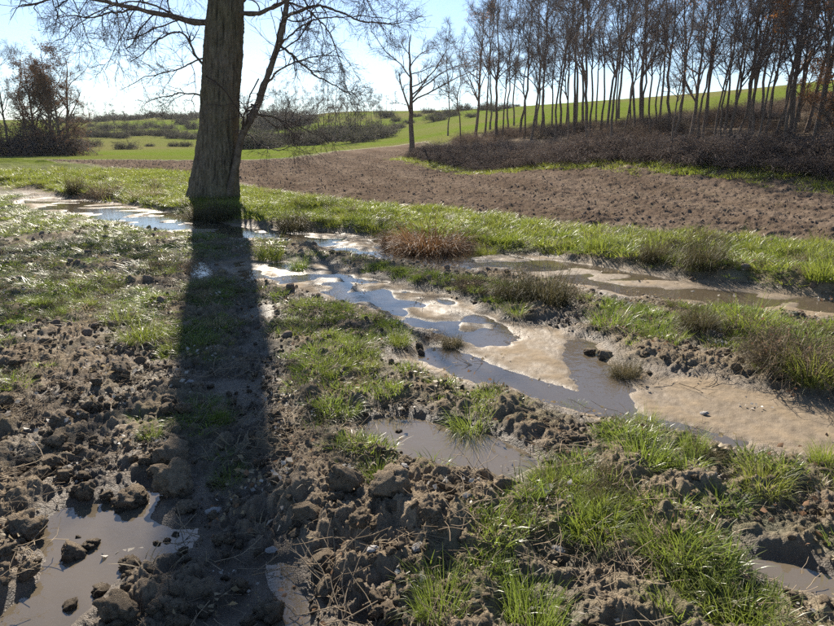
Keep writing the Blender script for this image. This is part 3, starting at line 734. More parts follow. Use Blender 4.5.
PROTO = dict(
    oak=tree_meshes(21, 9.3, 0.17, 0.36, 0.60, 8, up=0.02, oak=True, wob=0.10),
    a=tree_meshes(22, 11, 0.125, 0.34, 0.42, 5, wob=0.09), b=tree_meshes(23, 10.5, 0.10, 0.36, 0.40, 4, wob=0.10), c=tree_meshes(24, 11.5, 0.14, 0.32, 0.44, 5, wob=0.08),
    d=tree_meshes(25, 10, 0.075, 0.40, 0.32, 4, wob=0.09), e=tree_meshes(26, 10.5, 0.14, 0.26, 0.38, 5, leaves=600), f=tree_meshes(27, 9, 0.13, 0.12, 0.46, 5, leaves=7000, oak=True),
    k=tree_meshes(31, 8.6, 0.16, 0.10, 0.46, 6, leaves=8000, up=0.05, wob=0.05, oak=True, lsz=.11),
    g=tree_meshes(28, 11, 0.085, 0.36, 0.40, 4, wob=0.11), h=tree_meshes(29, 10, 0.085, 0.34, 0.44, 4, wob=0.13))
def bare_tree(kind, x, y, scale, rz, lean=(0, 0), label='', group=None, name='bare_tree', zs=1.0, dz=0.0):
    e = bpy.data.objects.new(name, None); COL.objects.link(e)
    e.location = (x, y, hz(x, y) + dz)
    m = Matrix.Rotation(lean[0], 4, 'Y') @ Matrix.Rotation(lean[1], 4, 'X') @ Matrix.Rotation(rz, 4, 'Z')
    e.rotation_euler = m.to_euler(); e.scale = (scale, scale, scale * zs)
    tag(e, label, 'tree', group)
    t, c, l = PROTO[kind]
    obj('trunk', t, None, e); obj('crown', c, None, e)
    if l: obj('leaves', l, None, e)
    return e
def at(px, py, dist):                       # place on the terrain along a bearing
    q = XY(px, dist); return q[0], q[1]
def slope_at(px, py):                       # where the ray really meets the hill
    d = ray(px, py); t = np.linspace(18, 160, 700); x = d[0] * t; y = d[1] * t; z = CAM_H + d[2] * t
    h = macro(x, y) + 0.05; k = np.argmax(z < h) if (z < h).any() else 350
    return x[k], y[k]
rt = np.random.default_rng(77)
HP = dict(a=11, b=10.5, c=11.5, d=10, e=10.5, f=9, g=11, h=10)
def fit(px, x, y, k):                       # crown height read off the picture, turned into metres at that distance
    hp = np.interp(px, [440, 465, 500, 535, 600, 720, 834], [92, 112, 128, 142, 150, 158, 165]) * rt.uniform(.74, 1.06)
    return hp / F * math.hypot(x, y) / HP[k]
x, y = at(412, 147, 50); bare_tree('oak', x, y, 1.38, 1.2, (0.02, 0), 'lone spreading bare oak at the left end of the bramble bank', zs=.70)
NAMED = [  # px, py of the foot, prototype, scale, lean to the right, label
    (448,136,'d',.72,.00,'slim bare tree just right of the spreading oak'),
    (460,147,'h',.80,.01,'crooked bare tree rising from the bramble bank, second right of the oak'),
    (476,139,'e',.82,.02,'bare tree with rusty leaves low on its trunk, left in the copse'),
    (496,141,'c',.86,.01,'tall straight bare tree with a full crown, left part of the copse'),
    (531,145,'c',.98,.06,'thick dark bare tree leaning right, foot at the bramble edge'),
    (589,150,'a',.98,-.05,'thickest twin-stemmed looking bare tree in the middle of the copse'),
    (609,151,'b',.95,.01,'slim bare tree immediately right of the thickest copse trunk'),
    (623,144,'g',1.0,.12,'bare tree leaning strongly right over the middle of the copse'),
    (671,158,'d',.80,.04,'thin young tree standing lowest on the slope, mid copse'),
    (690,148,'e',.95,.0,'tree with russet leaf patches right of the copse middle'),
    (727,147,'c',1.0,.09,'stout bare tree leaning right in the right part of the copse'),
    (786,145,'a',.98,.07,'dark bare tree leaning right near the right edge of the copse'),
    (815,140,'f',1.0,.06,'russet leaved tree at the far right edge of the copse')]
for px, py, k, sc, ln, lab in NAMED:
    x, y = slope_at(px, py); bare_tree(k, x, y, fit(px, x, y, k), rt.uniform(0, 6.28), (ln, rt.uniform(-.03, .03)), lab)
LEFT = [(485,134,'d'),(502,139,'d'),(508,131,'g'),(520,137,'b'),(524,139,'h'),(544,133,'d'),(551,134,'h'),(560,131,'d'),(574,136,'b'),(490,130,'g'),(514,126,'d'),(536,129,'d'),(555,142,'d'),(568,140,'h'),(540,139,'g')]
MIDDLE = [(566,128,'d'),(583,127,'g'),(601,130,'d'),(616,127,'d'),(634,132,'h'),(645,136,'g'),(655,130,'d'),(668,134,'b'),(679,128,'d'),(630,124,'g'),(660,122,'d'),(596,122,'d'),(607,136,'h'),(618,119,'g'),(640,126,'e'),(650,141,'d'),(674,140,'g'),(590,134,'d'),(575,124,'h')]
RIGHT = [(698,139,'g'),(713,145,'d'),(718,150,'b'),(739,135,'g'),(748,136,'b'),(757,152,'d'),(769,130,'g'),(776,136,'d'),(792,144,'h'),(806,132,'b'),(824,128,'g'),(830,146,'f'),(706,128,'d'),(732,124,'g'),(760,120,'d'),(798,122,'f'),(702,145,'d'),(724,133,'h'),(744,128,'e'),(752,141,'d'),(764,145,'g'),(783,126,'d'),(790,134,'e'),(811,148,'d'),(818,120,'h'),(737,142,'d'),(845,140,'a'),(862,148,'f'),(880,136,'b'),(900,146,'g'),(925,140,'c')]
for lst, lab, grp, ln0, s0 in ((LEFT,'slender bare tree among the thin stems left in the copse','slender trees left in the copse',.0,.80),(MIDDLE,'slender bare tree among the stems in the middle of the copse','slender trees mid copse',-.02,.95),(RIGHT,'slender bare tree among the leaning stems on the right of the copse','slender trees right in the copse',.05,1.0)):
    for px, py, k in lst:
        x, y = slope_at(px, py)
        if k == 'f': bare_tree(k, x, y, fit(px, x, y, k) * .7, rt.uniform(0, 6.28), (ln0 * .5, 0), 'russet leaved tree among the leaning stems at the right edge', 'russet trees at the right edge')
        else: bare_tree(k, x, y, fit(px, x, y, k), rt.uniform(0, 6.28), (ln0 + rt.uniform(-.05, .06), rt.uniform(-.04, .04)), lab, grp)

# left group at the edge of the meadow
x, y = at(52, 156, 68); bare_tree('k', x, y, 1.08, .3, (0, 0), 'dense brown leaved tree in the clump at the left', None, zs=.95)
x, y = at(36, 156, 70); bare_tree('k', x, y, 1.0, 2.3, (-.03, 0), 'lower brown leaved tree left in the clump at the left', None, zs=.9)
x, y = at(66, 156, 70); bare_tree('oak', x, y, 1.0, 4.3, (.10, 0), 'bare round crowned tree at the right of the left clump', None, zs=.95)
x, y = at(8, 156, 66); bare_tree('a', x, y, .82, 1.3, (-.03, 0), 'tall bare tree at the left edge of the picture', None)
x, y = at(24, 156, 75); bare_tree('h', x, y, .9, 4.1, (.02, 0), 'thin bare tree behind the brown clump at the left', None)
x, y = at(60, 156, 64); bare_tree('k', x, y, .8, 4.3, (.03, 0), 'small brown leaved tree low at the front of the left clump', None)
x, y = at(-22, 156, 68); bare_tree('c', x, y, .8, 2.1, (0, 0), 'bare tree cut off by the left picture edge', None)

# ------------------------------------------------------------------ bushes
def bush_mesh(seed, w, h, stems, leaves, size, mat, tw=0.006):
    rng = np.random.default_rng(seed); n = stems
    a = rng.uniform(0, 2 * np.pi, n); rr = np.sqrt(rng.uniform(0, 1, n)) * w * 0.32
    p = np.stack([np.cos(a) * rr, np.sin(a) * rr, np.full(n, -0.05)], 1)
    d = norm(np.stack([np.cos(a) * rng.uniform(.1, .8, n), np.sin(a) * rng.uniform(.1, .8, n), rng.uniform(.5, 1.2, n)], 1))
    L = h * rng.uniform(0.8, 1.5, n); pts = [p]
    for s in range(6):
        d = norm(d + np.array([0, 0, -0.13 * (s + 1) * .7]) + rng.normal(size=d.shape) * .14); q = pts[-1] + d * (L / 6)[:, None]
        q[:, 2] = np.maximum(q[:, 2], 0.03); pts.append(q)
    pts = np.stack(pts, 1); st = MB(); tubes(st, pts, np.full(pts.shape[:2], tw) * np.linspace(1.3, .5, 7), 3)
    b, br = spawn(rng, pts, np.full(pts.shape[:2], tw), 4, .2, 1, (30, 80), .4, 4, .6, (0, 0, .02), .2); tubes(st, b, np.full(br.shape, tw * .6), 3)
    me = st.mesh('stems'); me.materials.append(M['ctwig'])
    lf = MB(); src = np.concatenate([pts[:, 1:].reshape(-1, 3), b.reshape(-1, 3)])
    c = src[rng.integers(0, len(src), leaves)] + rng.normal(size=(leaves, 3)) * .05; c[:, 2] = np.abs(c[:, 2])
    leaf_cards(lf, rng, c, size); l = lf.mesh('leaves'); l.materials.append(mat)
    return me, l
BR = [bush_mesh(40 + k, 2.2, 1.25, 170, 6500, .05, M['bramble'], .008) for k in range(3)]
SH = [bush_mesh(50 + k, 1.4, 0.9, 150, 260, .06, M['brownleaf'], .006) for k in range(2)]
for m_, _ in SH: m_.materials.clear(); m_.materials.append(M['litter'])
GB = [bush_mesh(60 + k, 3.0, 2.4, 130, 3200, .16, M['bramble_green'], .02) for k in range(2)]
SB = [bush_mesh(66, 3.0, 2.6, 200, 3000, .12, M['brownleaf'], .016)]
def bush(proto, x, y, s, zs, label, group=None, name='bramble_bush', cat='bush', rz=None):
    e = bpy.data.objects.new(name, None); COL.objects.link(e); e.location = (x, y, hz(x, y) - .03); e.rotation_euler = (0, 0, rt.uniform(0, 6.28) if rz is None else rz); e.scale = (s, s, s * zs)
    tag(e, label, cat, group); obj('stems', proto[0], None, e); obj('leaves', proto[1], None, e); return e
bl = np.array(BANK_P); s = np.concatenate([[0], np.cumsum(np.linalg.norm(np.diff(bl, axis=0), axis=1))])
q = 0.6; k = 0
while q < 46:
    bx = np.interp(q, s, bl[:, 0]); by = np.interp(q, s, bl[:, 1])
    for row, (off, sc, zz) in enumerate(((1.0, .9, .68), (2.3, 1.0, .78))):
        ox, oy = bx + off * .62 + rt.normal() * .2, by + off * .78 + rt.normal() * .2
        fr = min(1, .55 + .12 * q)
        zone = ['near the spreading oak', 'below the left part of the copse', 'below the middle of the copse', 'below the leaning stems on the right', 'at and beyond the right picture edge'][int(np.searchsorted([9, 19, 27, 33], q))]
        bush(BR[k % 3], ox, oy, sc * rt.uniform(.85, 1.15) * fr, zz * rt.uniform(.65, 1.25), 'dark bramble bush %s, %s' % (zone, ('front row', 'second row')[row]), 'brambles %s %s' % (('front row', 'second row')[row], zone)); k += 1
    q += 1.35

for px, d, s_, lab in [(30,66,.9,'brown scrub under the left clump, left one'),(48,64,1.0,'brown scrub under the left clump, middle one'),(64,65,.8,'brown scrub under the left clump, right one'),(4,66,1.0,'brown scrub at the left picture edge under the tall bare tree')]:
    q = XY(px, d); bush(SB[0], q[0], q[1], s_, 1.1, lab, None, 'scrub_bush')
# ------------------------------------------------------------------ scatter helper (uncountable cover only)
def scatter(name, protos, pos, rot, scl, idx, label):
    pc = bpy.data.collections.new(name + '_shapes')
    for i, (me, mt) in enumerate(protos):
        o = bpy.data.objects.new('%s_shape_%02d' % (name, i), me)
        if mt is not None and len(me.materials) == 0: me.materials.append(mt)
        pc.objects.link(o)
    me = bpy.data.meshes.new(name); me.vertices.add(len(pos)); me.vertices.foreach_set('co', np.asarray(pos, np.float32).ravel())
    a = me.attributes.new('rot', 'FLOAT_VECTOR', 'POINT'); a.data.foreach_set('vector', np.asarray(rot, np.float32).ravel())
    a = me.attributes.new('scl', 'FLOAT_VECTOR', 'POINT'); a.data.foreach_set('vector', np.asarray(scl, np.float32).ravel())
    a = me.attributes.new('idx', 'INT', 'POINT'); a.data.foreach_set('value', np.asarray(idx, np.int32))
    o = obj(name, me); tag(o, label, kind='stuff')
    ng = bpy.data.node_groups.new(name, 'GeometryNodeTree')
    ng.interface.new_socket('Geometry', in_out='INPUT', socket_type='NodeSocketGeometry'); ng.interface.new_socket('Geometry', in_out='OUTPUT', socket_type='NodeSocketGeometry')
    nd = ng.nodes; gi = nd.new('NodeGroupInput'); go = nd.new('NodeGroupOutput'); ip = nd.new('GeometryNodeInstanceOnPoints'); ci = nd.new('GeometryNodeCollectionInfo')
    ci.inputs['Collection'].default_value = pc; ci.inputs['Separate Children'].default_value = True; ci.inputs['Reset Children'].default_value = True
    def na(nm, t):
        n = nd.new('GeometryNodeInputNamedAttribute'); n.data_type = t; n.inputs['Name'].default_value = nm
        return [s for s in n.outputs if s.enabled and s.name == 'Attribute'][0]
    ip.inputs['Pick Instance'].default_value = True
    L = ng.links.new
    L(gi.outputs[0], ip.inputs['Points']); L(ci.outputs[0], ip.inputs['Instance']); L(na('idx', 'INT'), ip.inputs['Instance Index']); L(na('scl', 'FLOAT_VECTOR'), ip.inputs['Scale'])
    e2r = nd.new('FunctionNodeEulerToRotation'); L(na('rot', 'FLOAT_VECTOR'), e2r.inputs[0]); L(e2r.outputs[0], ip.inputs['Rotation']); L(ip.outputs[0], go.inputs[0])
    md = o.modifiers.new('scatter', 'NODES'); md.node_group = ng
    return o
def rand_pts(rng, n, rmin, rmax, amax=39):
    a = np.radians(rng.uniform(-amax, amax, n)); r = np.sqrt(rng.uniform(rmin ** 2, rmax ** 2, n))
    return r * np.sin(a), r * np.cos(a)

# ------------------------------------------------------------------ grass
def clump_mesh(seed, blades, rad, h, w, lean, droop, rows=4, name='grass_clump'):
    rng = np.random.default_rng(seed); n = blades
    a = rng.uniform(0, 2 * np.pi, n); rr = np.sqrt(rng.uniform(0, 1, n)) * rad
    p = np.stack([np.cos(a) * rr, np.sin(a) * rr, np.full(n, -0.012)], 1)
    oa = a + rng.normal(size=n) * 0.7; ln = np.abs(rng.normal(size=n)) * lean * (0.4 + rr / rad)
    d = norm(np.stack([np.cos(oa) * ln, np.sin(oa) * ln, np.ones(n)], 1)); out = np.stack([np.cos(oa), np.sin(oa), np.zeros(n)], 1)
    L = h * rng.uniform(.45, 1.15, n); tw = rng.uniform(0, np.pi, n); sd = np.stack([np.cos(tw), np.sin(tw), np.zeros(n)], 1)
    pts = [p]; dr = droop * rng.uniform(.2, 1.3, n)[:, None]
    for s in range(rows - 1):
        d = norm(d + out * dr * .5 + np.array([0, 0, -1.0]) * dr * (s * .55)); pts.append(pts[-1] + d * (L / (rows - 1))[:, None])
    V = []
    for s in range(rows):
        ww = w * (1 - (s / (rows - 1)) ** 1.6) * .5 + .0004
        V += [pts[s] - sd * ww, pts[s] + sd * ww]
    V = np.stack(V, 1).reshape(-1, 3); b = (np.arange(n) * rows * 2)[:, None]
    Q = np.concatenate([b + np.array([2 * s, 2 * s + 1, 2 * s + 3, 2 * s + 2]) for s in range(rows - 1)])
    mb = MB(); mb.add(V, Q, None, np.repeat(rng.uniform(0, 1, n), rows * 2)); return mb.mesh(name)
GR = [(clump_mesh(100 + k, 46, .075, 1.0 * .10, .0042, .5, .35), M['grass']) for k in range(4)]            # short
GB_ = [(clump_mesh(110 + k, 44, .11, .15, .006, .45, .38), M['grass_bank']) for k in range(4)]             # bank
GD = [(clump_mesh(120 + k, 26, .10, .10, .004, .9, .6), M['grass_dry']) for k in range(3)]                # dry
TUSB = []
for k_, (mt, bl, dr) in enumerate((('grass_bank', 260, .45), ('grass', 260, .4), ('grass_dark', 300, .6), ('grass_dry', 220, .6), ('grass_dark', 280, .5), ('grass_bank', 240, .6))):
    m_ = clump_mesh(290 + k_, bl, .22, .36, .006, .6, dr, 5, 'tuft'); m_.materials.append(M[mt]); TUSB.append(m_)
def grass_layer(name, protos, n, rmin, rmax, seed, f_keep, f_scale, label, dz=0.0):
    rng = np.random.default_rng(seed); x, y = rand_pts(rng, n, rmin, rmax)
    g, h, dry = cover(x, y); z, k = detail(x, y)
    keep = rng.uniform(0, 1, n) < f_keep(x, y, g * (1 - k['bed']), h, dry, k) * ss(-.42, -.05, fbm(x * 2.2, y * 2.2, 2, seed))
    x, y, z, h, dry, g = (v[keep] for v in (x, y, z + macro(x, y), h, dry, g))
    m = len(x); sc = f_scale(rng, x, y, h, g)
    rot = np.stack([rng.normal(size=m) * .15, rng.normal(size=m) * .15, rng.uniform(0, 6.28, m)], 1)
    print(name, m)
    scatter(name, protos, np.stack([x, y, z + dz], 1), rot, sc, rng.integers(0, len(protos), m), label)
def sc_short(rng, x, y, h, g):
    s = rng.uniform(.7, 1.25, len(x)); return np.stack([s * 1.0, s * 1.0, s * h / .10], 1)
def sc_bank(rng, x, y, h, g):
    r = np.hypot(x, y); s = rng.uniform(.7, 1.3, len(x)) * (1 + .02 * r); return np.stack([s * 1.2, s * 1.2, s * h / .14], 1)
grass_layer('near_grass', GR, 13000, 1.3, 8, 201, lambda x, y, g, h, d, k: ss(.30, .75, g), sc_short, 'green grass growing on the churned mud nearby')
grass_layer('meadow_grass', GR + GB_[:1], 42000, 8, 22, 202, lambda x, y, g, h, d, k: ss(.30, .8, g) * (1 - k['field']), lambda r, x, y, h, g: sc_bank(r, x, y, h * .9, g), 'green grass around the stream')
grass_layer('bank_grass', GB_, 26000, 9, 30, 203, lambda x, y, g, h, d, k: (1 - ss(-.4, .4, poly_sd(x, y, Z_BACK) + 1.1 * fbm(x * .9, y * .9, 3, 61))) * (1 - k['bed']) * (1 - .8 * k['field']) * (.55 + .4 * ss(-.2, .2, fbm(x * 1.5, y * 1.5, 2, 62))), sc_bank, 'bright green grass strip between stream and field')
TB = [(TUSB[k], None) for k in range(6)]
grass_layer('bank_tufts', TB, 5200, 9, 30, 205, lambda x, y, g, h, d, k: (1 - ss(-.3, .2, poly_sd(x, y, Z_BACK))) * (1 - k['bed']) * (1 - .9 * k['field']) * .55, lambda r, x, y, h, g: np.stack([r.uniform(.35, .95, len(x))] * 2 + [r.uniform(.2, .75, len(x))], 1), 'longer tufts in the grass strip between stream and field')
grass_layer('near_tufts', TB, 2400, 1.6, 9, 206, lambda x, y, g, h, d, k: ss(.4, .8, g) * .6, lambda r, x, y, h, g: np.stack([r.uniform(.15, .4, len(x))] * 2 + [r.uniform(.12, .4, len(x))], 1), 'longer tufts among the grass nearby')
grass_layer('bank_foot_grass', GB_, 26000, 20, 54, 207, lambda x, y, g, h, d, k: (1 - ss(.5, 1.6, seg_dist(x, y, BANK_P))) * .9, lambda r, x, y, h, g: np.stack([r.uniform(1.5, 3, len(x))] * 2 + [r.uniform(.6, 1.4, len(x))], 1), 'thin grass line at the foot of the bramble bank')
grass_layer('dry_grass', GD, 24000, 1.3, 22, 204, lambda x, y, g, h, d, k: (ss(.12, .5, g) * .5 * d + .06) * (1 - k['bed']) * (1 - k['field']), lambda r, x, y, h, g: sc_bank(r, x, y, h * 0 + .10, g) * .9, 'dry straw coloured grass among the green')

# ------------------------------------------------------------------ grass tussocks that stand out one by one
TUS = {}
for nm, mt, bl, w, ln, dr in (('rust','grass_rust',1300,.006,.75,.85),('dark','grass_dark',800,.0055,.7,.75),('green','grass',330,.0065,.55,.40),('bank','grass_bank',360,.0065,.55,.42),('dry','grass_dry',300,.005,.8,.6)):
    TUS[nm] = [clump_mesh(300 + 7 * k + len(nm), bl, .24, .42, w, ln, dr, 5, 'tussock') for k in range(2)]
    for m_ in TUS[nm]: m_.materials.append(M[mt])
def tussock(px, py, wpx, hpx, kind, label, k=[0]):
    c = P(px, py, 0.05); sl = math.hypot(c[0], c[1], CAM_H)
    W = wpx / F * sl; H = hpx / F * sl * (.82 if py > 430 else 1)
    k[0] += 1
    o = obj('grass_tussock', TUS[kind][k[0] % 2]); o.location = (c[0], c[1], hz(c[0], c[1]) - .015)
    o.scale = (W / .72, W / .72 * .9, H / (.25 if kind == 'rust' else .23 if kind in ('dark', 'dry') else .32)); o.rotation_euler = (0, 0, k[0] * 1.7)
    tag(o, label, 'grass', 'grass tussocks'); return o
for a in [
    (398,240,44,18,'rust','smaller rust brown tussock left of the large rusty one on the far bank'),
    (430,245,84,31,'rust','large rust brown tussock on the far stream bank'),
    (512,296,50,30,'dark','dark brown tussock left half of the clump between the channels'),
    (545,299,64,38,'dark','dark brown drooping tussock right half of the clump between the channels'),
    (655,262,36,24,'dark','dark tussock in the bright grass strip, above the back channel'),
    (702,270,50,30,'dark','wide dark tussock in the bright grass strip, right of another dark one'),
    (292,226,38,20,'dark','dark low tussock right of the big trunk'),
    (76,194,18,18,'dark','dark thin tussock left of where the stream begins'),
    (108,196,34,16,'dry','pale dry tussock near the stream start at left'),
    (148,200,40,14,'dry','pale dry tussock left of the big trunk behind the stream'),
    (202,215,34,16,'dark','dark grass at the left foot of the big trunk'),
    (226,217,36,18,'dark','dark grass at the right foot of the big trunk'),
    (270,254,38,24,'bank','round yellow green tussock beside bright water right of the trunk shadow'),
    (300,262,30,18,'green','green tussock on the spit right of the trunk shadow'),
    (598,252,34,16,'bank','bright green tussock at the far bank of the back channel'),
    (487,248,30,16,'bank','bright green tussock right of the large rusty one'),
    (822,286,40,22,'bank','yellow green tussock on the far bank at the right edge'),
    (750,328,66,30,'bank','large yellow green tussock on the right island'),
    (786,366,72,34,'dark','dark green brown mound tussock with dead stems on the right island'),
    (812,380,54,30,'bank','yellow green tussock at the right edge by the sand'),
    (610,322,56,22,'green','low green tussock on the left end of the right island'),
    (650,330,40,20,'green','green tussock in the middle of the right island'),
    (700,328,44,22,'dark','dark sparse tussock between green ones on the right island'),
    (626,364,34,20,'dark','dark tussock on the mud edge above the sand pool'),
    (648,409,32,22,'bank','small round tussock standing alone on the sand'),
    (575,392,26,10,'green','tiny tussock standing in the pool near its near shore'),
    (516,310,34,14,'green','light green tussock on the spit above the pool'),
    (452,336,26,16,'dark','small dark tussock on the left shore of the pool'),
    (400,338,34,18,'bank','yellowish tussock left of the pool'),
    (470,414,60,24,'green','wide green tussock on the near shore of the pool'),
    (345,404,44,18,'green','green tussock left of the centre puddle'),
    (378,472,44,28,'green','upright green tussock below the centre puddle'),
    (345,468,36,16,'bank','low yellow green tussock left below the centre puddle'),
    (228,466,44,20,'green','dark green tussock in the trunk shade in the mud track'),
    (150,432,26,18,'green','small bright tussock above the lower left puddle'),
    (142,338,56,24,'bank','yellow green tussock in the left meadow'),
    (120,318,44,16,'green','flat green tussock at the left of the meadow'),
    (556,482,70,36,'bank','rounded yellow green tussock below the pool'),
    (642,456,72,40,'green','large green tussock at the near edge of the sand'),
    (694,448,34,28,'green','upright green tussock on the water edge right'),
    (440,608,64,54,'green','green tussock at the bottom, left of a taller one'),
    (535,612,72,66,'green','tall green tussock at the bottom centre'),
    (600,530,70,36,'bank','pale yellow green tussock on the ridge at lower right'),
    (672,545,80,40,'green','wide green tussock right of the pale ridge tussock'),
    (765,485,60,30,'bank','yellow green tussock near the right water edge'),
    (826,458,34,26,'bank','yellow green tussock at the right edge above the path of water'),
    (740,610,90,44,'green','large green tussock at the bottom right corner')]:
    tussock(*a)

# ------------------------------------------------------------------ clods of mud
def clod_mesh(seed, sub):
    import bmesh
    bm = bmesh.new(); bmesh.ops.create_icosphere(bm, subdivisions=sub, radius=0.5)
    me = bpy.data.meshes.new('clod'); bm.to_mesh(me); bm.free()
    V = np.empty(len(me.vertices) * 3, np.float32); me.vertices.foreach_get('co', V); V = V.reshape(-1, 3)
    d = norm(V.astype(float)); rng = np.random.default_rng(seed)
    s = .5 * (1 + .38 * pn(d[:, 0] * 1.6 + d[:, 2], d[:, 1] * 1.6 - d[:, 2] * .7, seed) + .22 * pn(d[:, 0] * 3.4 - d[:, 2] * 2, d[:, 1] * 3.4 + d[:, 2] * 2.4, seed + 3) + .17 * pn(d[:, 0] * 7 + d[:, 2] * 6, d[:, 1] * 7 - d[:, 2] * 6, seed + 5) + (.12 * pn(d[:, 0] * 15 + d[:, 2] * 13, d[:, 1] * 15 - d[:, 2] * 13, seed + 7) if sub > 2 else 0))
    for _ in range(4):                      # broken faces
        n = norm(rng.normal(size=3)); c = rng.uniform(.3, .42); dd = (d @ n) * s
        s = np.where(dd > c, s * c / np.maximum(dd, 1e-6) * .95 + s * .05, s)
    V = d * s[:, None] * np.array([1, .9, .78])
    me.vertices.foreach_set('co', V.astype(np.float32).ravel()); me.polygons.foreach_set('use_smooth', np.ones(len(me.polygons), bool)); me.update()
    return me
CL = [clod_mesh(400 + k, 4) for k in range(7)]
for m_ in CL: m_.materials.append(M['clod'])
rc = np.random.default_rng(500)
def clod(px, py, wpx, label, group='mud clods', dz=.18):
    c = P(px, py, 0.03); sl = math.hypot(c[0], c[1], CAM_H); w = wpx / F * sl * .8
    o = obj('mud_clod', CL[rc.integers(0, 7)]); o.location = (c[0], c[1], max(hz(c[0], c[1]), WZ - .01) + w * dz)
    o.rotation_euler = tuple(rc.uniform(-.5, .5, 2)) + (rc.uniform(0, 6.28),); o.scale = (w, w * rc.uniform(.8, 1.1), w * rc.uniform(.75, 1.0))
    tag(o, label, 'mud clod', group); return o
for px, py, w, lab in [(84,486,26,'round mud clod at the upper edge of the lower left puddle'),(105,487,17,'small mud clod between two larger ones above the lower left puddle'),(130,490,36,'blocky mud clod on the upper edge of the lower left puddle'),
    (72,540,30,'rough clod standing in the middle of the lower left puddle'),(98,576,20,'angular clod near the lower end of the left puddle'),(24,522,40,'wide mud clod left of the lower left puddle'),(176,480,50,'big mud lump right above the lower left puddle'),(170,455,40,'big mud lump in the shade edge above the puddle'),
    (26,566,22,'mud clod on the left shore of the lower left puddle'),(120,612,40,'flat clod at the bottom, left of the track'),(270,600,36,'shaded clod in the track at the bottom'),(213,508,16,'grey blue wet stone like clod in the shaded track'),(345,500,40,'large clod on the earth ridge right of the track'),(392,508,44,'large crumbly clod in the middle of the earth ridge'),(310,520,36,'rounded clod at the left end of the earth ridge'),
    (430,540,30,'crumbly clod at the right end of the earth ridge'),(62,425,22,'sunlit clod in the left mud'),(122,372,28,'pale topped clod in the left mud below the grass'),(52,458,24,'standing clod left above the puddle'),(360,340,20,'dark clod on the mud left of the pool'),(590,345,16,'dark clod at the right shore of the pool'),(606,350,20,'lumpy clod beside another at the right shore of the pool')]:
    clod(px, py, w, lab, None)
ZC = [((0,165,335,400),36,(8,17),'brown clod in the churned mud below the left grass'),((0,150,400,500),46,(9,22),'brown clod in the churned mud above the lower left puddle'),((150,300,380,620),50,(9,24),'shaded clod in the muddy track'),((300,450,470,620),40,(9,24),'crumbly clod on the mud right of the track'),((0,130,510,626),26,(8,20),'muddy clod around the lower left puddle'),((280,430,320,450),24,(7,14),'clod in the mud left of the centre puddle'),((600,760,335,385),16,(7,14),'clod on the eroded edge above the sand'),((600,800,430,600),16,(8,15),'clod among the grass at lower right')]
for (x0, x1, y0, y1), n, (w0, w1), lab in ZC:
    for _ in range(n):
        px = rc.uniform(x0, x1); py = rc.uniform(y0, y1); w = w0 + (w1 - w0) * rc.uniform() ** 2.2
        c = P(px, py); b = channel(np.array([c[0]]), np.array([c[1]]))[0][0]
        if b > .35 and rc.uniform() > .25: continue
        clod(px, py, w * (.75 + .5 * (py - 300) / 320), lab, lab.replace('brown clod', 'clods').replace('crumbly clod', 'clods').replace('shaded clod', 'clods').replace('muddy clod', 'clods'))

for px, py, w, h_, lab in [(790,368,80,52,'tangle of dead bramble stems over the mound on the right island'),(752,330,50,28,'dry twiggy weed behind the large yellow green tussock'),(470,288,30,22,'dry brown weed between the channels'),(432,330,24,18,'dry weed on the shore left of the pool'),(105,196,36,20,'pale twiggy weed beside the stream start'),(180,268,40,26,'dry twiggy weed in the shadow edge near the small puddle'),(560,292,40,26,'dry weed right of the dark drooping tussocks')]:
    c = P(px, py, .05); sl = math.hypot(c[0], c[1], CAM_H)
    e = bush(SH[len(lab) % 2], c[0], c[1], w / F * sl / 1.9, (h_ / 1.0) / (w / 1.9), lab, None, 'dead_weed', 'weed')
# pale stones
ST = [clod_mesh(430 + k, 3) for k in range(3)]
for m_ in ST: m_.materials.append(M['stone'])
for px, py, w, lab in [(190,378,9,'small pale stone in the mud below the trunk shadow'),(372,560,12,'white pebble in the mud at the bottom centre'),(417,556,14,'white flat stone left of the bottom tussock'),(420,584,13,'pale stone below the white flat one'),(214,502,16,'bluish grey stone in the shaded track'),(272,541,11,'pale stone beside the shaded puddle'),(404,474,10,'pale stone under the centre puddle'),(692,285,7,'pale pebble in the back channel'),(560,545,12,'grey stone at the foot of the lower right ridge'),(705,405,8,'small stone on the sand')]:
    c = P(px, py, .03); sl = math.hypot(c[0], c[1], CAM_H); w = w / F * sl
    o = obj('pale_stone', ST[rc.integers(0, 3)]); o.location = (c[0], c[1], hz(c[0], c[1]) + w * .15); o.scale = (w, w * .8, w * .45); o.rotation_euler = (.2, .1, rc.uniform(0, 6)); tag(o, lab, 'stone', 'pale stones')

